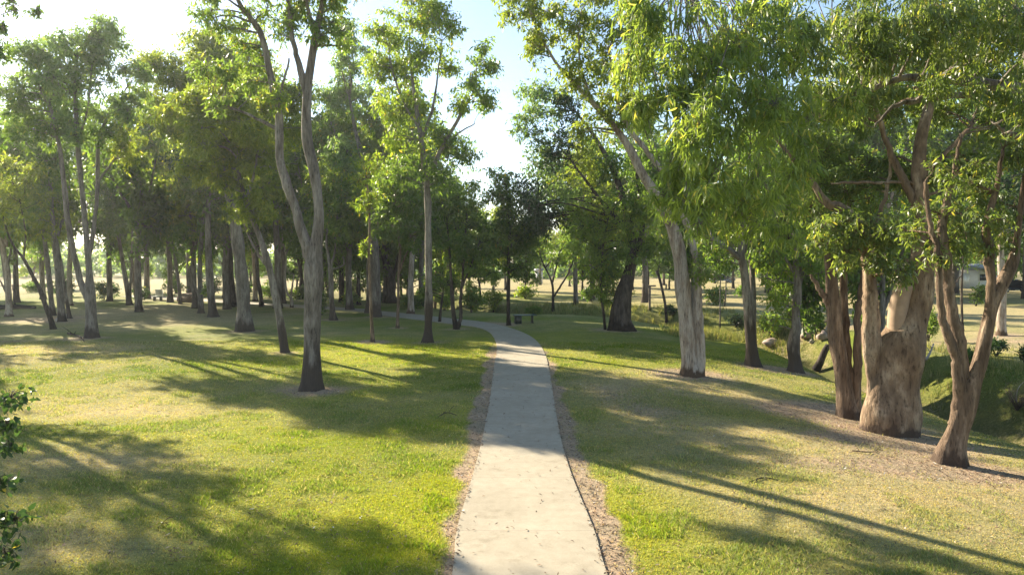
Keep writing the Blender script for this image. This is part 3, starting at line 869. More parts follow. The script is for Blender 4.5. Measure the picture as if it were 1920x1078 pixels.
px_tree('gum_tree', 'dark rough old trunk far behind the small straight young tree', (735, 568),
    [[(735, 568, 19), (734, 550, 18), (732, 520, 17), (722, 490, 12), (712, 460, 9), (705, 420, 5)], [(734, 525, 10), (746, 490, 8), (752, 450, 5)]],
    [(705, 410, 40, 34), (750, 420, 40, 34), (730, 370, 40, 30)], 'dark', 'dark', seed=33, L=.32, W=.11, cov=1.7)
px_tree('gum_tree', 'tall bare-trunked gum with a spreading high crown left of the path', (802, 642),
    [[(802, 642, 19), (803, 610, 16.5), (804, 575, 15), (804, 520, 13.5), (803, 450, 13), (802, 380, 12.5), (797, 320, 11), (789, 260, 9), (780, 200, 7), (772, 140, 5), (768, 80, 3), (770, 30, 2)],
     [(800, 350, 9), (823, 289, 8), (856, 230, 6.5), (875, 195, 5), (888, 170, 4), (893, 130, 2.5)], [(790, 265, 6), (812, 200, 5), (822, 130, 3), (828, 80, 2)],
     [(785, 240, 5), (755, 190, 4), (735, 130, 3), (730, 90, 2)], [(825, 285, 4), (860, 250, 3), (890, 232, 2)]],
    [(765, 40, 50, 36), (735, 90, 38, 40), (790, 95, 40, 34), (810, 30, 32, 26), (760, 150, 46, 34), (830, 105, 30, 26), (745, 205, 36, 34, 'lime'), (790, 205, 40, 34), (890, 150, 32, 34, 'mid'), (905, 105, 24, 26, 'mid'),
     (868, 190, 26, 22), (900, 190, 22, 22, 'mid'), (780, 260, 44, 32, 'lime'), (835, 260, 30, 26, 'deep'), (870, 275, 30, 30, 'deep'), (815, 320, 34, 30, 'deep'), (760, 310, 32, 30, 'deep'), (715, 60, 22, 26), (700, 120, 18, 26), (850, 60, 20, 20), (780, -10, 40, 26)],
    'tall', 'lime', seed=34, L=.2, W=.062, cov=1.5, rs=.6, sides=14)
px_tree('young_tree', 'short tree with two dark upright trunks beside the path bend', (857, 617),
    [[(855, 618, 13), (852, 600, 9), (849, 575, 8), (848, 550, 7), (845, 510, 5), (842, 460, 4), (838, 420, 2)], [(860, 614, 8), (864, 590, 7), (864, 560, 6), (868, 510, 5), (872, 450, 4), (876, 400, 2)],
     [(866, 540, 4), (885, 490, 3), (900, 450, 2)]],
    [(872, 420, 42, 40), (840, 450, 34, 34), (900, 455, 34, 34, 'mid'), (870, 490, 34, 24), (880, 360, 36, 30, 'mid'), (905, 500, 26, 22, 'mid'), (840, 390, 32, 30), (850, 530, 22, 16)], 'dark', 'deep', seed=35, L=.22, W=.07, cov=1.6, flare=.3)
px_tree('sapling', 'short dark sapling between the tall bare trunk and the two dark trunks', (824, 604),
    [[(824, 604, 7), (826, 585, 5), (829, 560, 4), (832, 540, 3), (830, 515, 2)]], [(828, 540, 24, 16), (838, 515, 22, 18), (815, 520, 18, 16), (805, 550, 14, 12)], 'dark', 'mid', seed=36, L=.2, W=.07, cov=1.3, flare=.3)
px_tree('young_tree', 'slim dark-crowned tree standing at the path bend', (954, 610),
    [[(954, 610, 9), (953, 580, 7), (953, 540, 7), (954, 490, 6), (955, 440, 5), (952, 390, 4), (950, 350, 2.5)], [(954, 470, 3), (975, 430, 2.6), (990, 395, 2)]],
    [(948, 370, 30, 32), (975, 350, 32, 26, 'dark'), (960, 425, 38, 34), (930, 430, 24, 30), (985, 400, 34, 34, 'dark'), (950, 480, 34, 24), (990, 450, 26, 28), (975, 500, 26, 20), (935, 330, 22, 16, 'mid'), (1010, 430, 24, 22, 'dark')],
    'dark', 'deep', seed=37, L=.2, W=.07, cov=1.7, flare=.3)

# ---- traced trees, centre right and right
px_tree('gum_tree', 'small Y-forked tree by the dry creek straight past the path bend', (1037, 582),
    [[(1037, 582, 6), (1037, 560, 5), (1036, 535, 4.5), (1029, 515, 3.6), (1021, 500, 3), (1012, 478, 2)], [(1037, 558, 4), (1052, 535, 3.6), (1066, 511, 3), (1074, 490, 2)], [(1036, 530, 3.5), (1043, 500, 3), (1050, 470, 2)], [(1022, 502, 2.4), (1034, 488, 2)]],
    [(1045, 460, 28, 22), (1010, 465, 22, 16), (1075, 470, 22, 20), (1040, 490, 20, 12)], 'dark', 'mid', seed=40, L=.28, W=.09, cov=1.2, flare=.2)
px_tree('gum_tree', 'massive black-based trunk behind a curtain of light green leaves', (1163, 619),
    [[(1161, 619, 42), (1162, 600, 37), (1165, 575, 35), (1170, 547, 30), (1180, 511, 22), (1186, 470, 18), (1180, 420, 15), (1165, 360, 12), (1140, 300, 9), (1110, 250, 6), (1080, 210, 4)],
     [(1183, 500, 12), (1200, 450, 10), (1205, 400, 8), (1195, 340, 6), (1200, 290, 3)], [(1178, 430, 9), (1130, 380, 7), (1100, 340, 5), (1070, 300, 3)]],
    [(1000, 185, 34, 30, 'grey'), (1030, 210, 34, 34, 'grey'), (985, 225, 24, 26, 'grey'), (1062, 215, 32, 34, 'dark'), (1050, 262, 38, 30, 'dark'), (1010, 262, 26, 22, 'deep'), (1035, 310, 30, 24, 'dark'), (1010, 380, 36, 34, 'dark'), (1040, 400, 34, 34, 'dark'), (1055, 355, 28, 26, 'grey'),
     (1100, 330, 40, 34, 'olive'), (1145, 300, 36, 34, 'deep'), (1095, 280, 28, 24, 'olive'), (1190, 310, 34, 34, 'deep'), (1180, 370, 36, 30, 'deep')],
    'dark', 'deep', seed=41, L=.22, W=.07, cov=1.3, rs=.65, sides=16)
px_tree('gum_tree', 'thin tree carrying the light green leaf curtain before the massive black trunk', (1135, 618),
    [[(1135, 618, 6), (1132, 590, 5), (1128, 560, 5), (1126, 520, 4.5), (1130, 470, 4), (1138, 420, 3), (1150, 380, 2)]],
    [(1105, 400, 36, 26), (1145, 420, 40, 32), (1100, 450, 36, 32), (1190, 430, 36, 30), (1135, 480, 36, 30, 'mid'), (1110, 500, 30, 26), (1180, 480, 34, 26, 'mid'), (1150, 520, 30, 26), (1125, 545, 22, 22), (1210, 400, 28, 24), (1225, 450, 28, 22, 'mid'), (1165, 545, 20, 16)],
    'dark', 'lime', seed=42, L=.15, W=.055, cov=1.7, flare=.3, rs=.45)

px_tree('gum_tree', 'pale gum with two fused trunks standing on the right lawn beside the path', (1296, 704),
    [[(1293, 704, 34), (1291, 660, 29), (1288, 620, 28), (1283, 570, 27), (1280, 538, 28), (1274, 478, 25), (1262, 430, 23), (1245, 395, 21), (1226, 360, 19), (1204, 326, 17), (1178, 275, 14), (1145, 230, 12), (1108, 190, 10), (1075, 155, 8), (1045, 122, 6), (1020, 80, 4), (1000, 40, 2.5)],
     [(1310, 706, 24), (1311, 650, 22), (1308, 600, 20), (1307, 560, 17), (1308, 530, 15), (1304, 480, 13), (1290, 430, 11), (1262, 350, 11), (1223, 297, 10), (1190, 255, 9), (1165, 215, 7), (1150, 150, 5), (1140, 90, 3)],
     [(1250, 400, 14), (1262, 345, 12), (1280, 315, 10), (1293, 297, 8), (1320, 270, 6), (1345, 230, 4)], [(1110, 192, 6), (1090, 130, 4.5), (1085, 70, 3), (1090, 20, 2)]],
    [(985, 30, 34, 28), (1020, 60, 34, 28), (1060, 25, 44, 30), (960, -10, 36, 24), (1000, 100, 26, 20), (1095, 80, 42, 36), (1070, 130, 34, 26), (1130, 140, 40, 34), (1150, 40, 46, 36), (1130, 200, 36, 26), (1175, 180, 34, 36), (1110, -30, 60, 30),
     (1210, 120, 34, 36, 'mid'), (1220, 210, 34, 30, 'mid'), (1110, 240, 26, 22), (1215, 60, 40, 36, 'mid'), (1260, 440, 30, 24, .6, 'weep'), (1270, 400, 34, 24, .6, 'weep'), (1315, 505, 22, 26, -.5, 'weep')],
    'pale', 'olive', seed=43, L=.17, W=.05, cov=1.6, rs=.5, sides=18, bump=.09, twig=.008)
px_tree('gum_tree', 'grey right-lawn gum with black foot and an arching bough to its left', (1411, 686),
    [[(1411, 686, 27), (1409, 655, 21), (1405, 600, 18), (1400, 550, 16), (1395, 506, 15), (1390, 480, 13), (1392, 440, 11), (1400, 390, 9), (1410, 340, 7), (1415, 300, 4)],
     [(1393, 490, 12), (1370, 470, 10), (1345, 453, 9), (1313, 438, 8), (1290, 425, 6)], [(1398, 475, 6), (1404, 440, 4), (1420, 410, 3)]],
    [(1400, 300, 46, 40), (1430, 360, 40, 34), (1380, 380, 34, 28), (1330, 470, 24, 20), (1350, 490, 30, 18, 'deep'), (1340, 400, 34, 26), (1420, 430, 30, 24)],
    'tall', 'mid', seed=44, L=.17, W=.045, cov=1.5, rs=.5, sides=14)
px_tree('gum_tree', 'scarred gum with swollen knot and torn bark near the creek bank', (1492, 697),
    [[(1497, 697, 26), (1491, 680, 22), (1488, 655, 20), (1490, 630, 17), (1493, 612, 20), (1492, 595, 17), (1495, 553, 16), (1495, 500, 13), (1490, 450, 10), (1485, 400, 7), (1480, 350, 4)], [(1494, 520, 7), (1470, 480, 5), (1450, 450, 3)]],
    [(1465, 520, 30, 28), (1455, 565, 26, 26), (1480, 590, 20, 18), (1450, 470, 34, 28, 'mid'), (1500, 450, 34, 30, 'mid'), (1520, 500, 24, 30, 'mid'), (1480, 400, 44, 34, 'mid'), (1440, 600, 16, 14)],
    'gum', 'lime', seed=45, L=.14, W=.045, cov=1.4, rs=.4, sides=14, bump=.16)
px_tree('gum_tree', 'clump of three red-brown stems left of the huge old gum', (1593, 783),
    [[(1590, 783, 36), (1585, 750, 30), (1576, 680, 28), (1567, 621, 27), (1562, 560, 22), (1556, 500, 18), (1549, 440, 15), (1538, 395, 10), (1530, 340, 7), (1525, 280, 4)],
     [(1597, 783, 26), (1593, 740, 18), (1590, 680, 14), (1586, 621, 13), (1581, 525, 12), (1580, 450, 10), (1590, 390, 8), (1600, 330, 5)],
     [(1606, 782, 22), (1606, 740, 17), (1608, 680, 14), (1608, 611, 13), (1614, 550, 11), (1625, 490, 8), (1640, 420, 5)],
     [(1556, 575, 11), (1545, 555, 9), (1530, 532, 7), (1520, 515, 4)], [(1552, 470, 7), (1540, 440, 5), (1510, 420, 3)]],
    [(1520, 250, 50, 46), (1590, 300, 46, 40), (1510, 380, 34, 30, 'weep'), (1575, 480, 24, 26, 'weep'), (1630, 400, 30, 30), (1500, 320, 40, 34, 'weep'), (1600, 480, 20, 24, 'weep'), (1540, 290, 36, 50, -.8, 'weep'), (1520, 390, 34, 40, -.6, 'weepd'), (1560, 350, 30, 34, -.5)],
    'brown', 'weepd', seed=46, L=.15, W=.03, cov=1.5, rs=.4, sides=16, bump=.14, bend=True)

BIG = px_tree('gum_tree', 'huge old gum with broad leaning trunk and sawn-off pale limb', (1667, 811),
    [[(1664, 811, 86), (1667, 780, 84), (1672, 740, 80), (1680, 700, 78), (1689, 660, 74), (1698, 628, 68), (1708, 600, 56), (1719, 572, 44), (1726, 530, 39), (1729, 480, 35), (1730, 440, 32), (1728, 390, 28), (1722, 330, 25), (1728, 260, 20), (1745, 190, 15), (1760, 120, 10), (1765, 50, 6)],
     [(1652, 770, 50), (1640, 700, 34), (1634, 650, 30), (1633, 597, 30), (1631, 550, 26), (1629, 500, 23), (1622, 450, 22), (1600, 410, 24), (1575, 390, 20), (1548, 378, 14), (1520, 340, 10), (1480, 290, 7), (1430, 230, 5)],
     [(1690, 640, 44), (1684, 605, 38), (1686, 573, 34), (1692, 548, 33), (1697, 533, 31)],
     [(1729, 420, 18), (1700, 350, 14), (1670, 290, 12), (1650, 230, 9), (1620, 150, 7), (1570, 90, 5)], [(1728, 330, 12), (1770, 290, 9), (1820, 240, 6)],
     [(1722, 345, 6), (1690, 342, 5.5), (1640, 343, 5.5), (1590, 342, 5), (1560, 345, 3)], [(1624, 460, 10), (1650, 400, 8), (1668, 330, 6), (1665, 260, 4)]],
    [(1640, 60, 90, 60, 0), (1750, 40, 90, 60, 1), (1850, 60, 80, 60, -1), (1600, 140, 70, 50, -1), (1700, 130, 70, 46, 1), (1800, 130, 60, 36, 1.5), (1560, 220, 50, 50, 0), (1650, 210, 50, 36, 2), (1760, 220, 50, 36, 2),
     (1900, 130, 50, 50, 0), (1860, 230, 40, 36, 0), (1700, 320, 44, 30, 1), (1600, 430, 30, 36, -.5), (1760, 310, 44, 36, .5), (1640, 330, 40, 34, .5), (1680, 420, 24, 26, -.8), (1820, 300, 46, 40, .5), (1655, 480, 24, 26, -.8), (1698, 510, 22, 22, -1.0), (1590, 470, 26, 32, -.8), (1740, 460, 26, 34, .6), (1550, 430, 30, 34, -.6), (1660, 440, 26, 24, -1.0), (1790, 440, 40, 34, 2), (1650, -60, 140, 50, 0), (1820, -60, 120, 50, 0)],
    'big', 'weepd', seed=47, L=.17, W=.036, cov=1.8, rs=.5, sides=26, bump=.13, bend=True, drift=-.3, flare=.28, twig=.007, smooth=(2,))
def cut_face():
    p = at(1698, 531, BIG.location.y); q = at(1692, 548, BIG.location.y)
    d = np.array(p - q); d /= np.linalg.norm(d)
    r_ = 15.5 * p.y / F
    c_ = np.array(p) - np.array(BIG.location)
    mb = MB(); mb.tube([c_ - d * .05, c_ + d * .035], [r_ * .98, r_ * .96], 20, .05, 3)
    link('cut_face', mb.mesh('cut_face'), plain_mat('sawn_wood', (.46, .36, .25), .8, 0, .2, 14, .4), BIG)
cut_face()
STUB = [c for c in BIG.children if c.name.startswith('limb')][1]
STUB.data.materials[0] = plain_mat('peeled_limb', (.34, .24, .16), .8, 0, .3, 2.2, .6)
STUB['label'] = 'sawn-off pale peeled limb'
px_tree('gum_tree', 'forked red-brown gum with hooked bark hole at lower right', (1781, 869),
    [[(1779, 869, 54), (1784, 845, 47), (1794, 810, 42), (1804, 780, 38), (1822, 720, 26), (1837, 679, 25), (1850, 620, 23), (1861, 573, 22), (1880, 530, 20), (1900, 490, 17), (1908, 440, 13), (1914, 390, 11), (1922, 330, 9), (1935, 250, 6)],
     [(1798, 800, 30), (1800, 750, 22), (1796, 700, 20), (1789, 660, 20), (1774, 620, 18), (1765, 580, 15), (1760, 520, 13), (1755, 460, 11), (1740, 400, 8), (1735, 340, 5)],
     [(1804, 770, 18), (1806, 700, 17), (1796, 630, 22), (1785, 590, 22), (1778, 545, 22), (1772, 490, 20), (1766, 440, 16), (1775, 380, 12), (1790, 320, 8), (1800, 250, 5)],
     [(1856, 600, 17), (1857, 540, 16), (1855, 480, 15), (1850, 420, 12), (1870, 350, 9), (1880, 280, 6)]],
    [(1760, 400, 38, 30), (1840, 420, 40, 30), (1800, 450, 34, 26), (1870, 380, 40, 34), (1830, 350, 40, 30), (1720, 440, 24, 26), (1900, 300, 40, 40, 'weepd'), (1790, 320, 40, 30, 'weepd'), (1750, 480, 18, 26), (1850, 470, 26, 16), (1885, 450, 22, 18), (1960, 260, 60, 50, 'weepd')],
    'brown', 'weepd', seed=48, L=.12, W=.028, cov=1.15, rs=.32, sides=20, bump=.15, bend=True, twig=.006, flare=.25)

px_tree('gum_tree', 'weeping gum overhanging from the right, long lit leaves hiding its upper limbs', (1990, 905),
    [[(1990, 905, 70), (1985, 800, 60), (1980, 600, 55), (1985, 420, 50), (1970, 250, 46), (1940, 175, 26), (1920, 168, 20), (1860, 160, 19), (1807, 152, 17), (1729, 146, 14), (1686, 148, 12), (1631, 171, 9), (1600, 206, 7), (1538, 230, 4)],
     [(1960, 220, 20), (1900, 190, 14), (1807, 179, 12), (1755, 186, 11), (1709, 191, 9), (1670, 205, 6), (1640, 240, 3)],
     [(1975, 330, 26), (1930, 262, 12), (1900, 255, 10), (1880, 245, 6), (1860, 228, 4), (1845, 210, 3), (1828, 208, 2)],
     [(1970, 260, 40), (1920, 60, 30), (1780, -60, 22), (1600, -90, 16), (1420, -80, 10), (1280, -50, 6)]],
    [(1215, 40, 48, 60, -2.2), (1280, 90, 60, 80, -2.6), (1360, 60, 70, 80, -2.2), (1450, 70, 60, 80, -2), (1240, 180, 46, 60, -2.4), (1320, 220, 60, 70, -3), (1400, 190, 60, 80, -2.6), (1470, 210, 50, 80, -2),
     (1350, 320, 60, 60, -3), (1420, 330, 56, 60, -2.4), (1290, 300, 40, 50, -2.6), (1480, 330, 40, 50, -1.6), (1320, 400, 40, 36, -2.6, 'weep'), (1390, 410, 44, 34, -2.2), (1520, 110, 50, 70, -1.4, 'weepd'), (1590, 50, 60, 60, -1, 'weepd'), (1700, 40, 80, 60, -1.2, 'weepd'), (1820, 50, 80, 60, -1.4, 'weepd'),
     (1900, 80, 60, 60, -1, 'weepd'), (1180, 110, 26, 50, -2, 'weep'), (1250, 370, 30, 40, -2, 'weep'), (1460, 420, 36, 34, -1.6, 'weep'), (1620, 120, 50, 36, -1, 'weepd'), (1880, 180, 40, 30, -.6, 'weepd'), (1560, 190, 40, 50, -1.4, 'weep'), (1780, 150, 50, 40, -.8, 'weepd'), (1930, 200, 40, 40, -1, 'weepd')],
    'gum', 'weep', seed=49, L=.155, W=.022, cov=1.6, rs=.32, droop=1.1, sides=16, bend=True, twig=.0055, flare=.3)

px_tree('gum_tree', 'pale-sided trunk across the creek near the dark parked car', (1878, 629),
    [[(1878, 629, 17), (1877, 610, 16), (1878, 580, 15), (1880, 540, 14), (1876, 480, 11), (1880, 420, 8), (1885, 360, 5)]],
    [(1870, 400, 50, 40), (1910, 380, 44, 36), (1880, 340, 50, 36), (1930, 440, 34, 30)], 'pale', 'dark', seed=50, L=.24, W=.08, cov=1.5, flare=.3)
px_tree('sapling', 'thin dark sapling on the far creek bank before the white building', (1805, 620),
    [[(1806, 620, 7), (1804, 600, 4.5), (1803, 560, 3.8), (1804, 520, 3.2), (1806, 490, 2.4), (1804, 460, 1.6)], [(1804, 515, 2.4), (1796, 525, 2), (1792, 532, 1.4)], [(1804, 505, 2.2), (1812, 492, 1.6)]],
    [(1806, 470, 22, 20), (1820, 490, 14, 12)], 'dark', 'mid', seed=51, L=.16, W=.05, cov=.8, flare=.3)
px_tree('sapling', 'black leaning thin trunk with broken top across the creek', (1250, 602),
    [[(1250, 602, 6), (1247, 570, 5), (1242, 545, 5), (1236, 520, 5), (1231, 508, 4.5)], [(1233, 514, 2.4), (1236, 500, 1.6)]],
    [(1236, 488, 12, 8)], 'dark', 'deep', seed=52, L=.2, W=.07, cov=.8, flare=.2)
px_tree('sapling', 'very slender upright sapling right of the fused pale trunks', (1350, 622),
    [[(1350, 622, 3), (1350, 590, 2.6), (1350, 550, 2.4), (1351, 520, 2), (1350, 495, 1.5)]], [(1350, 500, 22, 14), (1335, 515, 16, 10)], 'grey', 'mid', seed=53, L=.2, W=.07, cov=1.0, flare=.1)
px_tree('sapling', 'second very slender sapling leaning right beyond the upright one', (1358, 574),
    [[(1358, 574, 3), (1361, 550, 2.4), (1361, 520, 2), (1359, 495, 1.5)]], [(1366, 495, 20, 13)], 'grey', 'mid', seed=54, L=.24, W=.08, cov=1.0, flare=.1)
px_tree('gum_tree', 'slim white-barked tree seen just right of the scarred knotted gum', (1514, 590),
    [[(1514, 590, 7), (1513, 565, 6), (1511, 540, 5), (1507, 510, 4), (1505, 470, 3)]], [(1505, 470, 30, 24), (1530, 455, 30, 24)], 'pale', 'mid', seed=55, L=.24, W=.08, cov=1.2, flare=.2)

# tree outside the left edge whose twigs hang into the top left corner
px_tree('gum_tree', 'gum beyond the left edge, a few dark twigs hanging into the sky', (-175, 694),
    [[(-175, 694, 30), (-172, 600, 25), (-165, 480, 21), (-160, 350, 18), (-150, 220, 14), (-130, 80, 10), (-120, -40, 5)], [(-165, 400, 11), (-110, 270, 9), (-70, 160, 6), (-30, 40, 4), (10, -10, 2.5), (30, 10, 1.5)], [(-160, 330, 10), (-230, 220, 7), (-280, 120, 4)]],
    [(-150, -30, 80, 60), (-220, 70, 80, 60), (-80, 60, 50, 50), (-100, -60, 60, 50), (-150, 150, 70, 50), (26, 14, 15, 12), (66, 24, 12, 8), (2, 50, 8, 12), (-280, -40, 80, 70), (-270, 170, 70, 50), (-50, -60, 50, 40), (-70, 180, 46, 36), (-30, 110, 36, 30), (-80, 260, 46, 36), (-200, 270, 60, 40), (-130, 330, 50, 36), (-60, 340, 34, 30), (-210, 370, 50, 34)],
    'gum', 'deep', seed=56, L=.15, W=.055, cov=1.5, rs=.5, sat=1)

# ------------------------------------------------------------------ generic trees of the far wood
def proto_tree(seed, h, spread, kind, leaf, bark, L=.34, W=.12, cov=1.25, lean=0.0, low=.35):
    g = np.random.default_rng(seed)
    r0 = h * .0115 + .02
    top = np.array([lean * h * .25 + g.normal(0, .3), g.normal(0, .3), h * .8])
    st = [(0, 0, -.1, r0 * 1.2), (top[0] * .1, top[1] * .1, h * .2, r0), (top[0] * .35 + g.normal(0, .15), top[1] * .3, h * .42, r0 * .75), (top[0] * .7, top[1] * .8, h * .62, r0 * .45), (*top, r0 * .18)]
    stems = [st]
    blobs = []
    for k in range(kind):
        a_ = g.uniform(0, 6.28) + k * 2.2
        z0 = g.uniform(.22, .45) * h
        ex = spread * g.uniform(.45, .8)
        e_ = (math.cos(a_) * ex + top[0] * .4, math.sin(a_) * ex, g.uniform(.62, .88) * h)
        f = z0 / h
        s_ = (top[0] * f * .6, top[1] * f * .6, z0)
        stems.append([(*s_, r0 * .6), (s_[0] * .6 + e_[0] * .4, s_[1] * .6 + e_[1] * .4, z0 * .55 + e_[2] * .45 - .4, r0 * .42), (*e_, r0 * .14)])
        blobs.append((*e_, spread * .34, spread * .34, h * .11))
    nb = int(12 + spread * 1.5)
    for k in range(nb):
        zz = g.uniform(low, 1.0)
        prof = math.sin(math.pi * min(1, max(.08, (zz - low + .12) / (1.08 - low + .12)))) ** .6
        a_ = g.uniform(0, 6.28); rr = spread * prof * g.uniform(.15, .8)
        blobs.append((math.cos(a_) * rr + top[0] * zz, math.sin(a_) * rr, zz * h, spread * g.uniform(.20, .34), spread * g.uniform(.2, .34), h * g.uniform(.06, .10)))
    return build_tree('tree', 'x', 'tree', (0, 0, 0), stems, blobs, bark, leaf, L=L, W=W, cov=cov, seed=seed, rs=.75, sides=9, limb_parts=False, twig=.016)

PROTO = [
    (proto_tree(201, 13, 3.2, 3, 'deep', 'grey'), 'dull green fork-limbed tree'),
    (proto_tree(202, 11, 3.4, 4, 'olive', 'gum', low=.3), 'olive bushy tree'),
    (proto_tree(203, 14, 2.6, 2, 'mid', 'gum', low=.4), 'tall narrow mid-green tree'),
    (proto_tree(204, 10, 3.6, 4, 'deep', 'dark', low=.22), 'dark-trunked dense tree'),
    (proto_tree(205, 9, 3.0, 3, 'lime', 'brown', low=.28, lean=.6), 'leaning light green tree'),
    (proto_tree(206, 12, 3.0, 3, 'grey', 'pale', low=.4), 'grey-leaved pale-trunked tree'),
]
def dup(root, loc, rz, s, label, group):
    r = root.copy(); COL.objects.link(r); r.location = loc; r.rotation_euler = (0, 0, rz); r.scale = (s, s, s)
    r['label'] = label; r['group'] = group
    for ch in list(root.children):
        c = ch.copy(); COL.objects.link(c); c.parent = r
    return r
MARKS = [(0, 'the left-edge forked tree'), (172, 'the three-stemmed gum'), (256, 'the peeling brown trunk'), (338, 'the slim leaning grey trunk'), (401, 'the straight mossy grey tree'), (461, 'the thick pale gum'),
         (545, 'the bleached crooked trunk'), (583, 'the twin-stemmed gum'), (625, 'the bent-branched grey tree'), (705, 'the thick burled trunk'), (745, 'the small straight young tree'), (803, 'the tall bare-trunked gum'),
         (857, 'the two dark trunks'), (954, 'the slim path-bend tree'), (1037, 'the small Y-forked tree'), (1163, 'the massive black trunk'), (1250, 'the broken-topped leaning trunk'),
         (1300, 'the two fused pale trunks'), (1411, 'the black-footed gum'), (1492, 'the scarred knotted gum'), (1593, 'the three red-brown stems'), (1680, 'the huge old gum'), (1806, 'the creekbank sapling'), (1878, 'the trunk near the car')]
used_first = set(); seen_labels = {}
def far_tree(px, D, k, s=1.0, rz=None):
    x = (px - 960) / F * D
    loc = (x, D, float(gz(x, D)) - .05)
    rz = R.uniform(0, 6.28) if rz is None else rz
    m = min(MARKS, key=lambda q: abs(q[0] - px))
    near = 'close behind' if D < 62 else ('beyond' if D < 80 else 'far beyond')
    side = 'directly' if abs(px - m[0]) < 14 else ('a little left' if px < m[0] else 'a little right')
    side_t = {'directly': f'{near}', 'a little left': f'{near} and left of', 'a little right': f'{near} and right of'}[side]
    label = f'{PROTO[k][1]} {side_t} {m[1]}'
    grp = 'trees of the wood behind the left lawn' if px < 950 else 'trees in the park beyond the creek'
    if k not in used_first:
        used_first.add(k)
        r = PROTO[k][0]; r.location = loc; r.rotation_euler = (0, 0, rz); r.scale = (s, s, s); r['label'] = label; r['group'] = grp
    else:
        r = dup(PROTO[k][0], loc, rz, s, label, grp)
    seen_labels.setdefault(label, []).append(r)
    return r
FAR = [  # px, distance, prototype, scale
    (-120, 62, 1, .9), (-60, 74, 0, 1), (205, 66, 0, .95), (275, 70, 2, 1.0), (318, 64, 2, .9), (355, 76, 0, 1.1), (420, 72, 4, 1.1), (455, 80, 0, 1.1),
    (478, 66, 5, .9), (530, 62, 1, 1.0), (565, 70, 3, 1.05), (602, 66, 2, .95), (640, 64, 3, 1.2), (672, 60, 3, .9), (700, 70, 5, 1.1), (722, 62, 0, .95), (765, 66, 3, 1.1), (790, 60, 0, .9),
    (815, 68, 4, .9), (842, 74, 0, .8), (880, 78, 2, .62), (900, 66, 3, .6), (925, 82, 1, .8), (948, 92, 0, .75), (985, 76, 3, .62), (60, 96, 4, .8), 
    (860, 98, 4, 1),
    (1068, 104, 1, .8), (1092, 80, 3, .75), (1013, 110, 0, .8), (1125, 96, 0, 1.0), (1150, 84, 3, .95), (1185, 90, 2, .9), (1215, 98, 3, 1.1), (1245, 110, 1, 1.1), (1290, 100, 0, 1.2), (1340, 118, 3, 1.0), (1375, 96, 1, .95),
    (1430, 110, 3, 1.1), (1465, 92, 0, 1.0), (1540, 100, 3, 1.1), (1570, 76, 1, .8), (1620, 92, 0, 1.1), (1690, 84, 3, 1.0), (1745, 96, 2, 1.1), (1765, 72, 1, .8), (1840, 120, 1, .9), (1900, 92, 3, 1.15), (1950, 80, 3, 1.2), (1985, 64, 0, 1.1), (2050, 60, 1, 1), (1440, 84, 0, 1.5), (1525, 74, 3, 1.6), (1590, 82, 0, 1.7), (1655, 70, 2, 1.6), (1715, 76, 3, 1.7), (1790, 82, 0, 1.8), (1860, 74, 3, 1.7), (1925, 70, 1, 1.7),
    (690, 51, 1, .9), (598, 49, 0, .8), (250, 84, 3, .7), (330, 82, 3, .65), (470, 86, 3, .7), (556, 84, 3, .7), (616, 82, 3, .65), (692, 80, 3, .7), (752, 78, 3, .62), (835, 82, 3, .55), (1500, 104, 3, .8), (1255, 92, 3, .7), (-310, 39, 2, 1.1), (15, 48, 5, .95), (-130, 52, 2, 1.1), (-420, 34, 5, 1.1),
    (30, 64, 2, 1.0), (80, 72, 0, 1.15), (130, 60, 5, 1.05), (-20, 60, 1, 1.1), (260, 52, 0, .95), (365, 56, 1, 1.0), (425, 54, 0, 1.0), (520, 55, 2, 1.05), (655, 54, 0, 1.0), (770, 50, 5, .95), (1300, 37, 0, .78), (1412, 37, 2, .8), (1494, 35, 0, .75), (1655, 33, 2, .75), (1080, 62, 0, 1.0), (1110, 70, 1, 1.25), (1210, 64, 2, 1.2),  # those behind the right-lawn trunks are added to shade the creek bank
]
for (px_, D_, k_, s_) in FAR: far_tree(px_, D_, k_, s_ * (1.28 if px_ < 850 and px_ > 160 else 1.12))
for lb, rr in seen_labels.items():
    if len(rr) > 1:
        for i, r in enumerate(sorted(rr, key=lambda r: r.location.x / r.location.y)):
            r['label'] = lb.replace(PROTO[0][1], PROTO[0][1]) + (' (left one)' if i == 0 else ' (right one)')

# ------------------------------------------------------------------ bushes
def bush(name, label, px, py, wpx, hpx, leaf, seed, L=.16, W=.07, cov=1.6, cat='bush', group=None):
    b = hit(px, py); D = b.y
    w, h = wpx * D / F / 2, hpx * D / F
    g = np.random.default_rng(seed)
    stems, blobs = [], []
    for k in range(5):
        a_ = g.uniform(0, 6.28); e_ = (b.x + math.cos(a_) * w * .6, b.y + math.sin(a_) * w * .6, b.z + h * g.uniform(.5, .8))
        stems.append([(b.x + g.normal(0, .04), b.y + g.normal(0, .04), b.z - .05, .025), ((b.x * 1.2 + e_[0] * .8) / 2, (b.y * 1.2 + e_[1] * .8) / 2, b.z + h * .35, .018), (*e_, .006)])
    for k in range(9):
        a_ = g.uniform(0, 6.28); rr = w * g.uniform(.1, .62); zz = g.uniform(.25, .85)
        blobs.append((b.x + math.cos(a_) * rr, b.y + math.sin(a_) * rr, b.z + zz * h, w * .42, w * .42, h * .22))
    return build_tree(name, label, cat, (b.x, b.y, b.z), stems, blobs, 'dark', leaf, L=L, W=W, cov=cov, seed=seed, rs=.35, sides=6, limb_parts=False, droop=.1, flare=0, twig=.006, group=group, sat=0)
bush('bush', 'round dark green bush against the bent-branched grey tree', 594, 598, 50, 62, 'deep', 301)
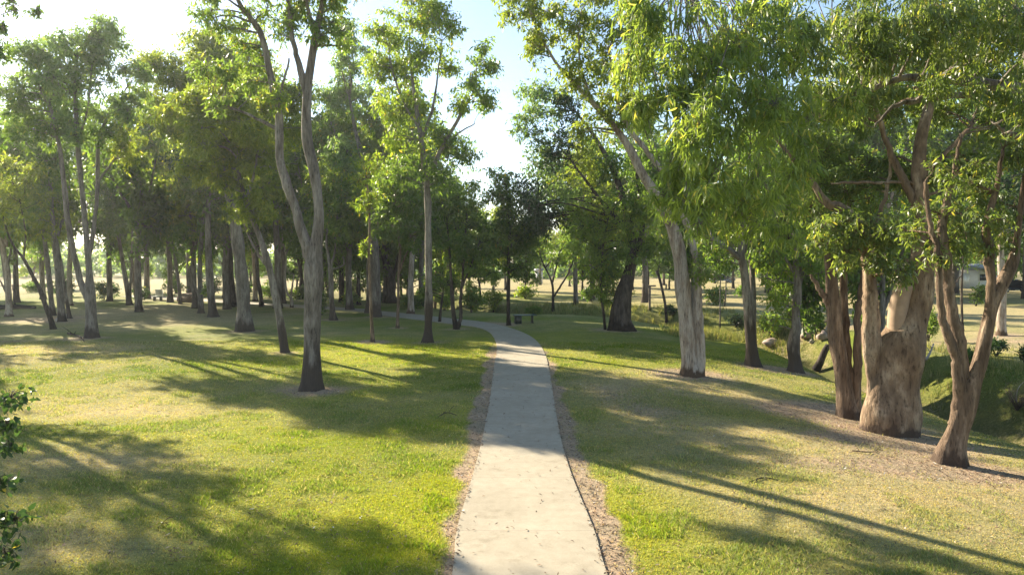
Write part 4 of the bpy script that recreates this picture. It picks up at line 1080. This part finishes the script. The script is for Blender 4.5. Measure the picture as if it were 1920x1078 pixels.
bush('bush', 'dark broad bush by the bright field edge at far left', 120, 556, 46, 48, 'dark', 302, L=.22, W=.09)
bush('bush', 'dark spreading bush between the three-stemmed gum and pale double trunk', 195, 562, 60, 40, 'dark', 303, L=.22, W=.09)
bush('bush', 'low dark hedge-like bush right of the bleached crooked trunk', 560, 562, 50, 26, 'deep', 304, L=.24, W=.1)
bush('bush', 'long low green bush left of the thick burled trunk', 660, 572, 60, 22, 'mid', 305, L=.24, W=.1)  # shrub added where a grass mound lies in shade
bush('bush', 'low dark bush behind the path strip left of the tall bare trunk', 772, 580, 70, 26, 'deep', 306, L=.22, W=.09)  # also added in place of the shaded grass mound
bush('bush', 'sunlit yellow-green bush just left of the two dark trunks', 833, 582, 40, 34, 'lime', 307, L=.22, W=.09)
bush('bush', 'sunlit bush behind the two dark trunks at the path bend', 884, 586, 60, 46, 'mid', 308, L=.22, W=.09)
bush('bush', 'bright yellow-green bush left of the slim dark path-bend tree', 926, 584, 44, 40, 'lime', 309, L=.22, W=.09)
bush('bush', 'bright bush on the far creek side right of the slim path-bend tree', 985, 560, 46, 30, 'lime', 310, L=.26, W=.1)
bush('bush', 'deep green bush sheltering behind the park bench', 1000, 590, 34, 14, 'deep', 311, L=.16, W=.07)
bush('bush', 'sunlit leafy bush hanging over the creek left of the scarred gum', 1448, 640, 56, 56, 'mid', 312, L=.14, W=.06)
bush('bush', 'straggly green bush on the creek bank right of the scarred gum', 1530, 632, 40, 50, 'deep', 313, L=.14, W=.06)
bush('bush', 'green bush far across the creek right of the fused pale trunks', 1345, 572, 60, 36, 'mid', 314, L=.28, W=.1)
bush('bush', 'dark bush beside the white building beyond the creek', 1830, 574, 34, 40, 'deep', 315, L=.26, W=.1)
bush('bush', 'leafy bush on the near creek edge between huge gum and forked gum', 1742, 640, 34, 60, 'mid', 316, L=.13, W=.05, cov=1.0)

for k_, (a1, a2, a3, a4, a5, a6) in enumerate([
    ('low dark shrub on the far creek bank right of the forked gum', 1868, 668, 60, 36, 'dark'), ('dark leafy shrub in the gully seen between the forked gum stems', 1822, 690, 44, 34, 'deep'),
    ('dark clump of shrub at the right edge above the dead shrub', 1925, 690, 60, 44, 'dark'), ('scrubby bush on the far bank behind the huge old gum, left side', 1622, 632, 44, 40, 'deep'),
    ('dark bush low on the bank directly right of the grey black-footed gum', 1432, 622, 30, 26, 'dark'), ('small shrub on the bank left of the grey black-footed gum', 1380, 612, 40, 24, 'dark'),
    ('dark low shrub across the creek between broken trunk and fused pale trunks', 1262, 590, 34, 20, 'dark')]):
    bush('bush', a1, a2, a3, a4, a5, a6, 330 + k_, L=.14, W=.06, cov=1.3)

for k_, (a2, a3, a4, a5, a6, a1) in enumerate([
    (265, 566, 46, 30, 'dark', 'shaded bush far back right of the pale double trunk'), (325, 556, 50, 34, 'deep', 'shaded bush far behind the slim leaning grey trunk'), (392, 558, 60, 36, 'dark', 'wide shaded bush far behind the side-branched tree'),
    (450, 556, 56, 40, 'dark', 'shaded bush far behind the thick pale gum'), (505, 558, 56, 34, 'deep', 'shaded bush far behind the slender leaning gum'), (70, 548, 60, 18, 'deep', 'low bush line piece on the far field edge at left'),
    (708, 566, 60, 30, 'dark', 'dark bush far behind the thick burled trunk'), (790, 574, 40, 40, 'deep', 'bush right behind the tall bare-trunked gum'), (1110, 566, 50, 26, 'deep', 'bush beyond the creek left of the massive black trunk'),
    (1395, 560, 50, 30, 'deep', 'bush beyond the creek just behind the black-footed gum'), (1560, 580, 50, 36, 'deep', 'bush beyond the creek left of the three red-brown stems')]):
    bush('bush', a1, a2, a3, a4, a5, a6, 350 + k_, L=.24, W=.1, cov=1.3)

def bare_shrub():
    b = hit(1908, 768)
    root = thing('dead_shrub', 'leafless twiggy brown shrub at the creek edge on the far right', 'dead shrub', (b.x, b.y, b.z))
    mb = MB(); g = np.random.default_rng(5)
    for k in range(46):
        a_ = g.uniform(0, 6.28); r_ = g.uniform(.15, .5); h = g.uniform(.25, .85)
        e_ = np.array([math.cos(a_) * r_, math.sin(a_) * r_, h])
        pts = spline([(0, 0, -.05), tuple(e_ * .5 + g.normal(0, .06, 3)), tuple(e_)], 4)
        mb.tube(pts, np.linspace(.011, .003, len(pts)), 4)
        for _ in range(3):
            s_ = pts[g.integers(3, len(pts))]; mb.tube(spline([s_, s_ + g.normal(0, .07, 3), s_ + g.normal(0, .12, 3) + [0, 0, .08]], 2), [.005, .0045, .004, .003, .002], 3)
    link('branches', mb.mesh('branches', True), BARK['brown'], root)
    m2 = MB(); pts = spline([(0, 0, .1), (-.05, 0, .5), (.05, .02, .8), (.28, 0, 1.05)], 4); m2.tube(pts, np.linspace(.02, .008, len(pts)), 6, .1)
    link('stem', m2.mesh('stem', True), BARK['pale'], root)
bare_shrub()

# broad-leaved sapling at the left edge, close to the camera
def near_sapling():
    D = 6.2
    bx = (-95 - 960) / F * D
    b = Vector((bx, D, float(gz(bx, D))))
    g = np.random.default_rng(8)
    stems = [[(b.x, b.y, b.z - .1, .035), (b.x + .05, b.y, 1.0, .026), (b.x + .1, b.y + .05, 1.9, .018), (b.x + .12, b.y, 2.6, .008)]]
    blobs = []
    for (px, py, r) in ((18, 748, 34), (10, 800, 26), (-30, 760, 45), (-60, 840, 50), (14, 838, 24), (-60, 930, 60), (5, 905, 22), (28, 975, 34), (-20, 990, 40), (8, 1035, 34), (-70, 1060, 60), (-90, 720, 50)):
        c = at(px, py, D + g.uniform(-.15, .15)); r_ = r * D / F
        stems.append([(b.x + .06, b.y, max(.2, c.z - .35), .014), ((b.x + c.x) / 2, c.y, c.z - .12, .009), (c.x, c.y, c.z, .004)])
        blobs.append((c.x, c.y, c.z, r_, r_, r_ * .6))
    build_tree('sapling', 'broad-leaved sapling poking in at the lower left edge', 'sapling', tuple(b), stems, blobs, 'dark', 'dark', L=.062, W=.034, cov=.30, seed=88, rs=.10, sides=8,
               limb_parts=False, twig=.003, flare=.1, bend=True, droop=.5, sat=0)
near_sapling()

# ------------------------------------------------------------------ rocks, logs, branches, creek bank bits
def rock(label, px, py, wpx, hpx, mat, seed):
    b = hit(px, py); D = b.y; g = np.random.default_rng(seed)
    w, h = wpx * D / F / 2, hpx * D / F
    n, k = 9, 7
    V = [(0, 0, -h * .2)]
    ph = g.uniform(0, 6.3, 6)
    for i in range(1, k):
        t = i / k * math.pi
        for j in range(n):
            a_ = j / n * 6.2832
            r_ = 1 + .18 * math.sin(2 * a_ + ph[0] + t) + .12 * math.sin(3 * a_ + ph[1] - 2 * t) + g.normal(0, .15)
            V.append((math.sin(t) * math.cos(a_) * w * r_, math.sin(t) * math.sin(a_) * w * .7 * r_, h * .22 - math.cos(t) * h * .55 * (1 + g.normal(0, .16))))
    V.append((0, 0, h * .95))
    mb = MB()
    q = [(1 + i * n + j, 1 + i * n + (j + 1) % n, 1 + (i + 1) * n + (j + 1) % n, 1 + (i + 1) * n + j) for i in range(k - 2) for j in range(n)]
    o = 1 + (k - 2) * n
    mb.add(V, q, [(0, 1 + (j + 1) % n, 1 + j) for j in range(n)] + [(len(V) - 1, o + j, o + (j + 1) % n) for j in range(n)])
    tag(link('rock', mb.mesh('rock', False), mat, None, (b.x, b.y, b.z)), label, 'rock')
M_ROCK = plain_mat('rock_pink_brown', (.34, .26, .21), .9, 0, .35, 5, .8)
M_ROCKP = plain_mat('rock_pale', (.40, .35, .29), .9, 0, .25, 5, .6)
rock('flat pinkish rock on the creek bank just right of the scarred gum', 1512, 632, 26, 12, M_ROCK, 1)
rock('blocky pinkish rock under the straggly creek bush', 1545, 634, 22, 16, M_ROCK, 2)
rock('small pale rock lowest on the bank by the straggly bush', 1522, 642, 9, 7, M_ROCKP, 3)
rock('wide brown rock slab halfway up the bank left of the scarred gum', 1448, 646, 34, 14, M_ROCK, 4)
rock('pale rounded rock on the slope behind the three red-brown stems', 1556, 622, 20, 14, M_ROCKP, 5)
rock('small white rock at the foot of the smooth grey tree, left lawn', 107, 602, 8, 7, M_ROCKP, 6)
rock('white stone between the smooth grey and narrow trees, left lawn', 122, 597, 9, 12, M_ROCKP, 7)

def log_obj(name, label, cat, pts_px, widths, bark, seed, lift=.6, ground=True, sides=9, twigs=0):
    g = np.random.default_rng(seed)
    P = []
    for (px, py, up), w in zip(pts_px, widths):
        b = hit(px, py)
        r_ = w * b.y / F / 2
        P.append((b.x, b.y, b.z + r_ * lift + up, r_))
    S = spline(P, 5); B = S[0, :3].copy()
    root = thing(name, label, cat, tuple(B))
    mb = MB(); mb.tube(S[:, :3] - B, S[:, 3], sides, .12, seed)
    link('stem', mb.mesh('stem', True), BARK[bark], root)
    for k in range(twigs):
        i = g.integers(2, len(S) - 1); s_ = S[i, :3] - B; L_ = g.uniform(.3, .9) * (.25 if 'twig' in name else 1)
        d = np.array([g.normal(), g.normal(), abs(g.normal()) * .5]); d /= np.linalg.norm(d)
        m2 = MB(); q = spline([s_, s_ + d * L_ * .5 + [0, 0, .03], s_ + d * L_], 3); m2.tube(q, np.linspace(S[i, 3] * .5, .006, len(q)), 5, .05)
        link('branch', m2.mesh('branch', True), BARK[bark], root)
    return root
log_obj('fallen_log', 'mossy dark fallen log at the left edge under the forked small tree', 'log', [(-12, 580, 0), (12, 580, 0), (40, 579, 0), (66, 579, 0)], [10, 11, 10, 6], 'grey', 1, twigs=4)
log_obj('fallen_branch', 'dark jagged fallen branch on sand left of the three-stemmed gum', 'branch', [(128, 626, 0), (139, 630, .04), (150, 633, .03), (158, 641, 0)], [4, 3.5, 3, 1.5], 'dark', 2, twigs=3)
log_obj('fallen_log', 'thick brown log lying behind the side-branched tree, left wood', 'log', [(342, 566, 0), (356, 567, 0), (372, 568, 0)], [20, 22, 18], 'brown', 3, twigs=2)
log_obj('leaning_log', 'slanting dark broken log propped between scarred gum and red-brown stems', 'log', [(1529, 698, 0), (1537, 697, .4), (1545, 696, .95), (1552, 694, 1.25)], [16, 14, 12, 10], 'dark', 4)
log_obj('fallen_branch', 'pale curved fallen branch on the creek bank right of the huge gum', 'branch', [(1724, 684, 0), (1736, 679, .1), (1744, 672, .25), (1750, 664, .45)], [5, 5, 4, 3], 'pale', 5, twigs=2)
log_obj('fallen_branch', 'long sloping dead branch across the bank above the pinkish rocks', 'branch', [(1500, 628, 0), (1525, 622, .15), (1552, 612, .3), (1575, 604, .4)], [6, 6, 5, 4], 'brown', 6, twigs=3)

log_obj('fallen_twig', 'pale forked dry twig on the grass low in the left lawn', 'twig', [(296, 990, .01), (306, 984, .02), (318, 980, .01)], [2, 1.8, 1.2], 'pale', 11, twigs=2)
log_obj('fallen_twig', 'thin dry twig on the grass left of the path middle', 'twig', [(822, 782, .01), (838, 776, .03), (856, 779, .01)], [2, 1.8, 1.2], 'brown', 12, twigs=3)
log_obj('fallen_twig', 'brown twig lying on the bare ground before the huge old gum', 'twig', [(1598, 846, .01), (1620, 850, .03), (1646, 848, .01)], [2.4, 2, 1.2], 'brown', 13, twigs=3)
log_obj('fallen_twig', 'long thin twig on the lower right lawn', 'twig', [(1405, 905, .01), (1432, 898, .02), (1460, 901, .01)], [2.2, 2, 1.2], 'grey', 14, twigs=3)

# tall dry creek grass tufts
def tufts():
    pts = []
    spots = [(1325, 628, 2.2, 420), (1365, 634, 2.0, 420), (1400, 640, 1.6, 300), (1440, 652, 1.6, 260), (1060, 581, 5, 260), (1120, 583, 4, 200), (1240, 583, 4, 200), (1300, 600, 3, 200), (1850, 690, 3, 160), (1760, 660, 3, 120), (980, 580, 4, 200), (1480, 650, 2, 200)]
    X, Y = [], []
    for (px, py, s, n) in spots:
        b = hit(px, py); X.append(b.x + R.normal(0, s * .5, n)); Y.append(b.y + R.normal(0, s * .4, n))
    x, y = np.concatenate(X), np.concatenate(Y)
    X = np.repeat(x, 7) + R.normal(0, .05, len(x) * 7); Y = np.repeat(y, 7) + R.normal(0, .05, len(x) * 7)
    n = len(X); z = gz(X, Y); h = R.uniform(.18, .5, n); th = R.uniform(0, 6.28, n); w = .012; la = R.uniform(0, 6.28, n); le = R.uniform(.1, .5, n) * h
    V = np.stack([np.stack([X - w * np.cos(th), Y - w * np.sin(th), z - .02], 1), np.stack([X + w * np.cos(th), Y + w * np.sin(th), z - .02], 1), np.stack([X + le * np.cos(la), Y + le * np.sin(la), z + h], 1)], 1).reshape(-1, 3)
    pal = np.array([[.22, .22, .07], [.34, .29, .14], [.09, .13, .03], [.14, .17, .045]])
    c = pal[R.integers(0, 4, n)] * R.uniform(.7, 1.3, (n, 1))
    me = mesh_from('tall_grass', V, [np.arange(3 * n).reshape(-1, 3)], False, None, np.repeat(c, 3, 0))
    tag(link('tall_grass', me, attr_mat('tall_grass_blades', .7, .4)), 'tall straw-coloured grass along the creek banks', 'tall grass', kind='stuff')
tufts()

# distant treeline beyond the fields
def treeline():
    g = np.random.default_rng(99)
    subs = []
    for k in range(1500):
        a_ = g.uniform(-58, 58); D = g.uniform(150, 185)
        x = math.tan(math.radians(a_)) * D
        hh = 3.2 + 4.5 * float(vnoise(np.array([x]), np.array([0.0]), 26, 71)[0])
        z = g.uniform(.1, 1) * hh
        subs.append(((x, D + g.normal(0, 3), z), g.uniform(1.0, 2.0), 70))
    V, F_, lv, cv = leaf_cloud(subs, 1.0, .5, .2, 98)
    me = mesh_from('treeline', V, F_, False, {'lv': lv, 'cv': cv})
    tag(link('treeline', me, LEAF['grey']), 'distant hazy line of trees beyond the pale fields', 'treeline', kind='stuff')
treeline()

# ------------------------------------------------------------------ made things
M_WHITE = plain_mat('white_wall', (.72, .71, .68), .7, 0, .05, 2, .05)
M_ROOF = plain_mat('grey_roof', (.22, .22, .22), .5, 0, .1, 3, .05)
M_DARKP = plain_mat('dark_paint', (.02, .03, .025), .4, 0, .2, 4, 0)
M_GREENP = plain_mat('green_paint', (.02, .055, .03), .45, 0, .2, 6, .05)
M_STEEL = plain_mat('pale_steel', (.55, .55, .52), .4, .3, .1, 10, 0)
M_GLASS = plain_mat('dark_glass', (.02, .025, .03), .08, 0, .1, 2, 0)
M_TYRE = plain_mat('tyre_rubber', (.015, .015, .015), .9, 0, .2, 20, .1)
M_CAR = plain_mat('dark_car_paint', (.03, .035, .045), .25, .2, .05, 2, 0)
M_SILVER = plain_mat('silver_paint', (.45, .46, .47), .3, .5, .05, 2, 0)
M_WOOD = plain_mat('weathered_wood', (.20, .15, .11), .85, 0, .3, 12, .4)
M_POST = plain_mat('white_post', (.7, .7, .66), .6, 0, .1, 5, 0)

def building():
    b = hit(1832, 541); D = b.y
    root = thing('building', 'low white building with grey roof beyond the creek at far right', 'building', (b.x, b.y, b.z), None, .12)
    w = 5.6; h = 2.4; d = 4.0
    m = MB(); m.box((0, d / 2, h / 2 - .1), (w, d, h + .2)); link('wall', m.mesh('wall'), M_WHITE, root)
    m = MB()
    V = [(-w / 2 - .3, -.35, h), (w / 2 + .3, -.35, h), (w / 2 + .3, d + .35, h), (-w / 2 - .3, d + .35, h), (-w / 2 - .3, d / 2, h + .8), (w / 2 + .3, d / 2, h + .8),
         (-w / 2 - .3, -.35, h + .06), (w / 2 + .3, -.35, h + .06)]
    m.add(V, [(0, 3, 2, 1), (0, 1, 5, 4), (2, 3, 4, 5)], [(0, 4, 3), (1, 2, 5)]); link('roof', m.mesh('roof'), M_ROOF, root)
    m = MB(); m.box((-1.6, -.015, 1.0), (.9, .05, 2.0), 0, .012); dr = link('door', m.mesh('door'), M_STEEL, root)
    m = MB(); m.box((.9, -.02, 1.45), (1.2, .05, .8), 0, .012); wd = link('window', m.mesh('window'), M_GLASS, root)
    m = MB()
    for (cx, cz, sx, sz) in ((.9, 1.9, 1.36, .08), (.9, 1.0, 1.36, .08), (.25, 1.45, .08, .82), (1.55, 1.45, .08, .82)): m.box((cx, -.045, cz), (sx, .06, sz))
    link('frame', m.mesh('frame'), M_POST, wd)
building()
def shed():
    b = hit(1009, 532)
    root = thing('shed', 'tiny pinkish-white shed glimpsed left of the small Y-forked tree', 'shed', (b.x, b.y, b.z), None, -.2)
    m = MB(); m.box((0, .6, 1.0), (1.1, 1.2, 2.1)); link('wall', m.mesh('wall'), M_WHITE, root)
    m = MB(); m.add([(-.7, -.15, 2.06), (.7, -.15, 2.06), (.7, 1.35, 2.06), (-.7, 1.35, 2.06), (-.7, .6, 2.4), (.7, .6, 2.4)], [(0, 3, 2, 1), (0, 1, 5, 4), (2, 3, 4, 5)], [(0, 4, 3), (1, 2, 5)]); link('roof', m.mesh('roof'), M_ROOF, root)
    m = MB(); m.box((0, -.012, .9), (.7, .04, 1.8)); link('door', m.mesh('door'), M_STEEL, root)
shed()

def car(px, py, label, paint, rz, body='sedan'):
    b = hit(px, py)
    root = thing('parked_car', label, 'car', (b.x, b.y, b.z), 'cars parked beyond the creek', rz)
    # side profile (y, z) lofted across x
    prof_low = [(-2.15, .35), (-2.2, .62), (-2.05, .82), (-1.2, .92), (-.95, .95), (1.35, .98), (2.05, .92), (2.15, .6), (2.1, .35)]
    cab = [(-1.25, .93), (-.55, 1.38), (.2, 1.46), (1.0, 1.42), (1.65, .97)]
    def loft(pr, xs, inset, name, mat, par):
        m = MB(); V = []; n = len(pr)
        for x, k in zip(xs, inset):
            for (yy, zz) in pr:
                V.append((x, yy * k, zz if k > .97 else .35 + (zz - .35) * (.96)))
        q = [(i * n + j, i * n + (j + 1) % n, (i + 1) * n + (j + 1) % n, (i + 1) * n + j) for i in range(len(xs) - 1) for j in range(n)]
        m.add(V, q, [tuple(range(n)), tuple(range(len(V) - 1, len(V) - n - 1, -1))])
        return link(name, m.mesh(name), mat, par)
    loft(prof_low, (-.86, -.82, 0, .82, .86), (.965, 1, 1, 1, .965), 'body', paint, root)
    m = MB(); V = []; n = len(cab)
    for x_b, x_t in ((-.78, -.62), (.78, .62)):
        for (yy, zz) in cab:
            V.append((x_b if zz < 1.1 else x_t, yy, zz))
    m.add(V, [(j, j + 1, n + j + 1, n + j) for j in range(n - 1)], [tuple(range(n)), tuple(range(2 * n - 1, n - 1, -1))]); link('cabin_glass', m.mesh('cabin_glass'), M_GLASS, root)
    m = MB(); m.box((0, .35, 1.46), (1.22, 1.35, .05), 0, .015); link('roof', m.mesh('roof'), paint, root)
    for sx in (-1, 1):
        for yy in (-1.35, 1.3):
            m = MB(); th = np.linspace(0, 2 * np.pi, 18, endpoint=False)
            ring = [(dx, r_) for dx, r_ in ((-.1, .24), (-.11, .31), (.11, .31), (.1, .24))]
            V = [(dx, r_ * math.cos(t), r_ * math.sin(t)) for dx, r_ in ring for t in th]
            q = [(i * 18 + j, i * 18 + (j + 1) % 18, (i + 1) * 18 + (j + 1) % 18, (i + 1) * 18 + j) for i in range(3) for j in range(18)]
            m.add(V, q); wl = link('wheel', m.mesh('wheel', True), M_TYRE, root, (sx * .78, yy, .31))
            m = MB(); m.add([(dx, .23 * math.cos(t), .23 * math.sin(t)) for dx in (-.09, .09) for t in th], [(j, (j + 1) % 18, 18 + (j + 1) % 18, 18 + j) for j in range(18)], [tuple(range(18)), tuple(range(35, 17, -1))])
            link('rim', m.mesh('rim'), M_SILVER, wl)
    for sx in (-.6, .6):
        m = MB(); m.box((sx, -2.17, .66), (.34, .08, .14), 0, .02); link('headlight', m.mesh('headlight'), M_POST, root)
    return root
car(1902, 548, 'dark parked car on the road edge beyond the creek at far right', M_CAR, 1.45)
car(1352, 530, 'silver parked car glimpsed far off between the fused pale trunks and grey gum', M_SILVER, 1.6)

def bench():
    b = hit(984, 606)
    root = thing('park_bench', 'dark green backless park bench beside the path bend', 'bench', (b.x, b.y, b.z), None, .35)
    m = MB()
    for k in range(3): m.box((0, -.16 + .16 * k, .47), (1.35, .14, .045), 0, .008)
    link('seat', m.mesh('seat'), M_GREENP, root)
    m = MB(); m.box((-.42, 0, .21), (.36, .34, .46), 0, .03); link('leg', m.mesh('leg'), M_DARKP, root)
    m = MB(); m.box((.45, 0, .2), (.06, .3, .5), 0, .01); m.box((.45, 0, .03), (.08, .42, .05), 0, .01); link('leg', m.mesh('leg'), M_DARKP, root)
bench()
def framed_seat():
    b = hit(296, 564)
    root = thing('framed_chair', 'pale-framed seat on two dark legs in the shaded left wood', 'park seat', (b.x, b.y, b.z), None, .1)
    m = MB(); m.box((0, 0, .42), (.62, .5, .07), 0, .015); link('seat', m.mesh('seat'), M_STEEL, root)
    m = MB()
    for (cx, cz, sx, sz) in ((0, 1.0, .6, .06), (0, .55, .6, .06), (-.3, .78, .05, .5), (.3, .78, .05, .5)): m.box((cx, .24, cz), (sx, .05, sz), 0, .01)
    bk = link('backrest', m.mesh('backrest'), M_POST, root)
    m = MB(); m.box((0, .25, .78), (.5, .02, .38)); link('panel', m.mesh('panel'), M_STEEL, bk)
    for sx in (-.28, .28):
        m = MB(); m.box((sx, 0, .18), (.14, .4, .42), 0, .02); link('leg', m.mesh('leg'), M_DARKP, root)
framed_seat()
def post(label, px, py, h_px, w_px, mat, cap=False, name='post', cat='post'):
    b = hit(px, py); h, w = h_px * b.y / F, w_px * b.y / F
    root = thing(name, label, cat, (b.x, b.y, b.z))
    m = MB(); m.box((0, 0, h / 2 - .05), (w, w, h + .1), .2, w * .12); link('shaft', m.mesh('shaft'), mat, root)
    if cap:
        m = MB(); m.box((w * 1.1, 0, h + w * .3), (w * 4, w * 1.3, w * .8), .1, w * .1); link('cap', m.mesh('cap'), M_WOOD, root)
    else:
        m = MB(); V = [(-w * .5, -w * .5, h), (w * .5, -w * .5, h), (w * .5, w * .5, h), (-w * .5, w * .5, h), (0, 0, h + w * .4)]
        m.add(V, [(0, 1, 4), (1, 2, 4), (2, 3, 4), (3, 0, 4)]); link('cap', m.mesh('cap'), mat, root)
    return root
post('taller white marker post in the shade right of the framed seat', 317, 560, 16, 3, M_POST)
post('shorter white marker post nearest the framed seat', 304, 559, 12, 3, M_POST)
post('old timber post with crosswise cap across the creek left of fused pale trunks', 1218, 581, 44, 3.6, M_WOOD, True)
post('short dark stake on the pale field right of the broken-topped leaning trunk', 1249, 542, 9, 2.6, M_DARKP)
post('white post standing in for the bright gap right of the peeling brown trunk', 272, 546, 20, 3.5, M_POST)  # added post, its white stands in for the bright field seen through the gap

def fence():
    a_, b_ = hit(-60, 545), hit(150, 545)
    root = thing('rail_fence', 'low dark rail fence along the bright field at far left', 'fence', tuple(a_))
    d = b_ - a_; L_ = math.hypot(d.x, d.y); an = math.atan2(d.y, d.x)
    root.rotation_euler = (0, 0, an)
    n = int(L_ / 2.6)
    for k in range(n + 1):
        wx = a_.x + d.x * k / n; wy = a_.y + d.y * k / n
        z = float(gz(wx, wy)) - a_.z
        m = MB(); m.box((L_ * k / n, 0, z + .35), (.1, .1, .8), 0, .01); link('fence_post', m.mesh('fence_post'), M_WOOD, root)
    m = MB(); m.box((L_ / 2, -.07, .62), (L_, .04, .12)); link('rail', m.mesh('rail'), M_WOOD, root)
fence()
def haze():
    me = bpy.data.meshes.new('haze')
    mb = MB(); mb.box((0, 485, 15), (1810, 1210, 40))
    m, ns, ls = nt('haze_air')
    v = ns.new('ShaderNodeVolumePrincipled')
    v.inputs['Color'].default_value = (.92, .95, 1, 1)
    v.inputs['Density'].default_value = .00042
    v.inputs['Anisotropy'].default_value = .55
    o = ns.new('ShaderNodeOutputMaterial'); ls.new(v.outputs[0], o.inputs['Volume'])
    tag(link('haze', mb.mesh('haze'), m), 'thin sunlit haze in the air between the trees', 'haze', kind='stuff')
haze()
print('objects', len(bpy.data.objects), 'tris', sum(len(o.data.polygons) for o in bpy.data.objects if o.type == 'MESH'))
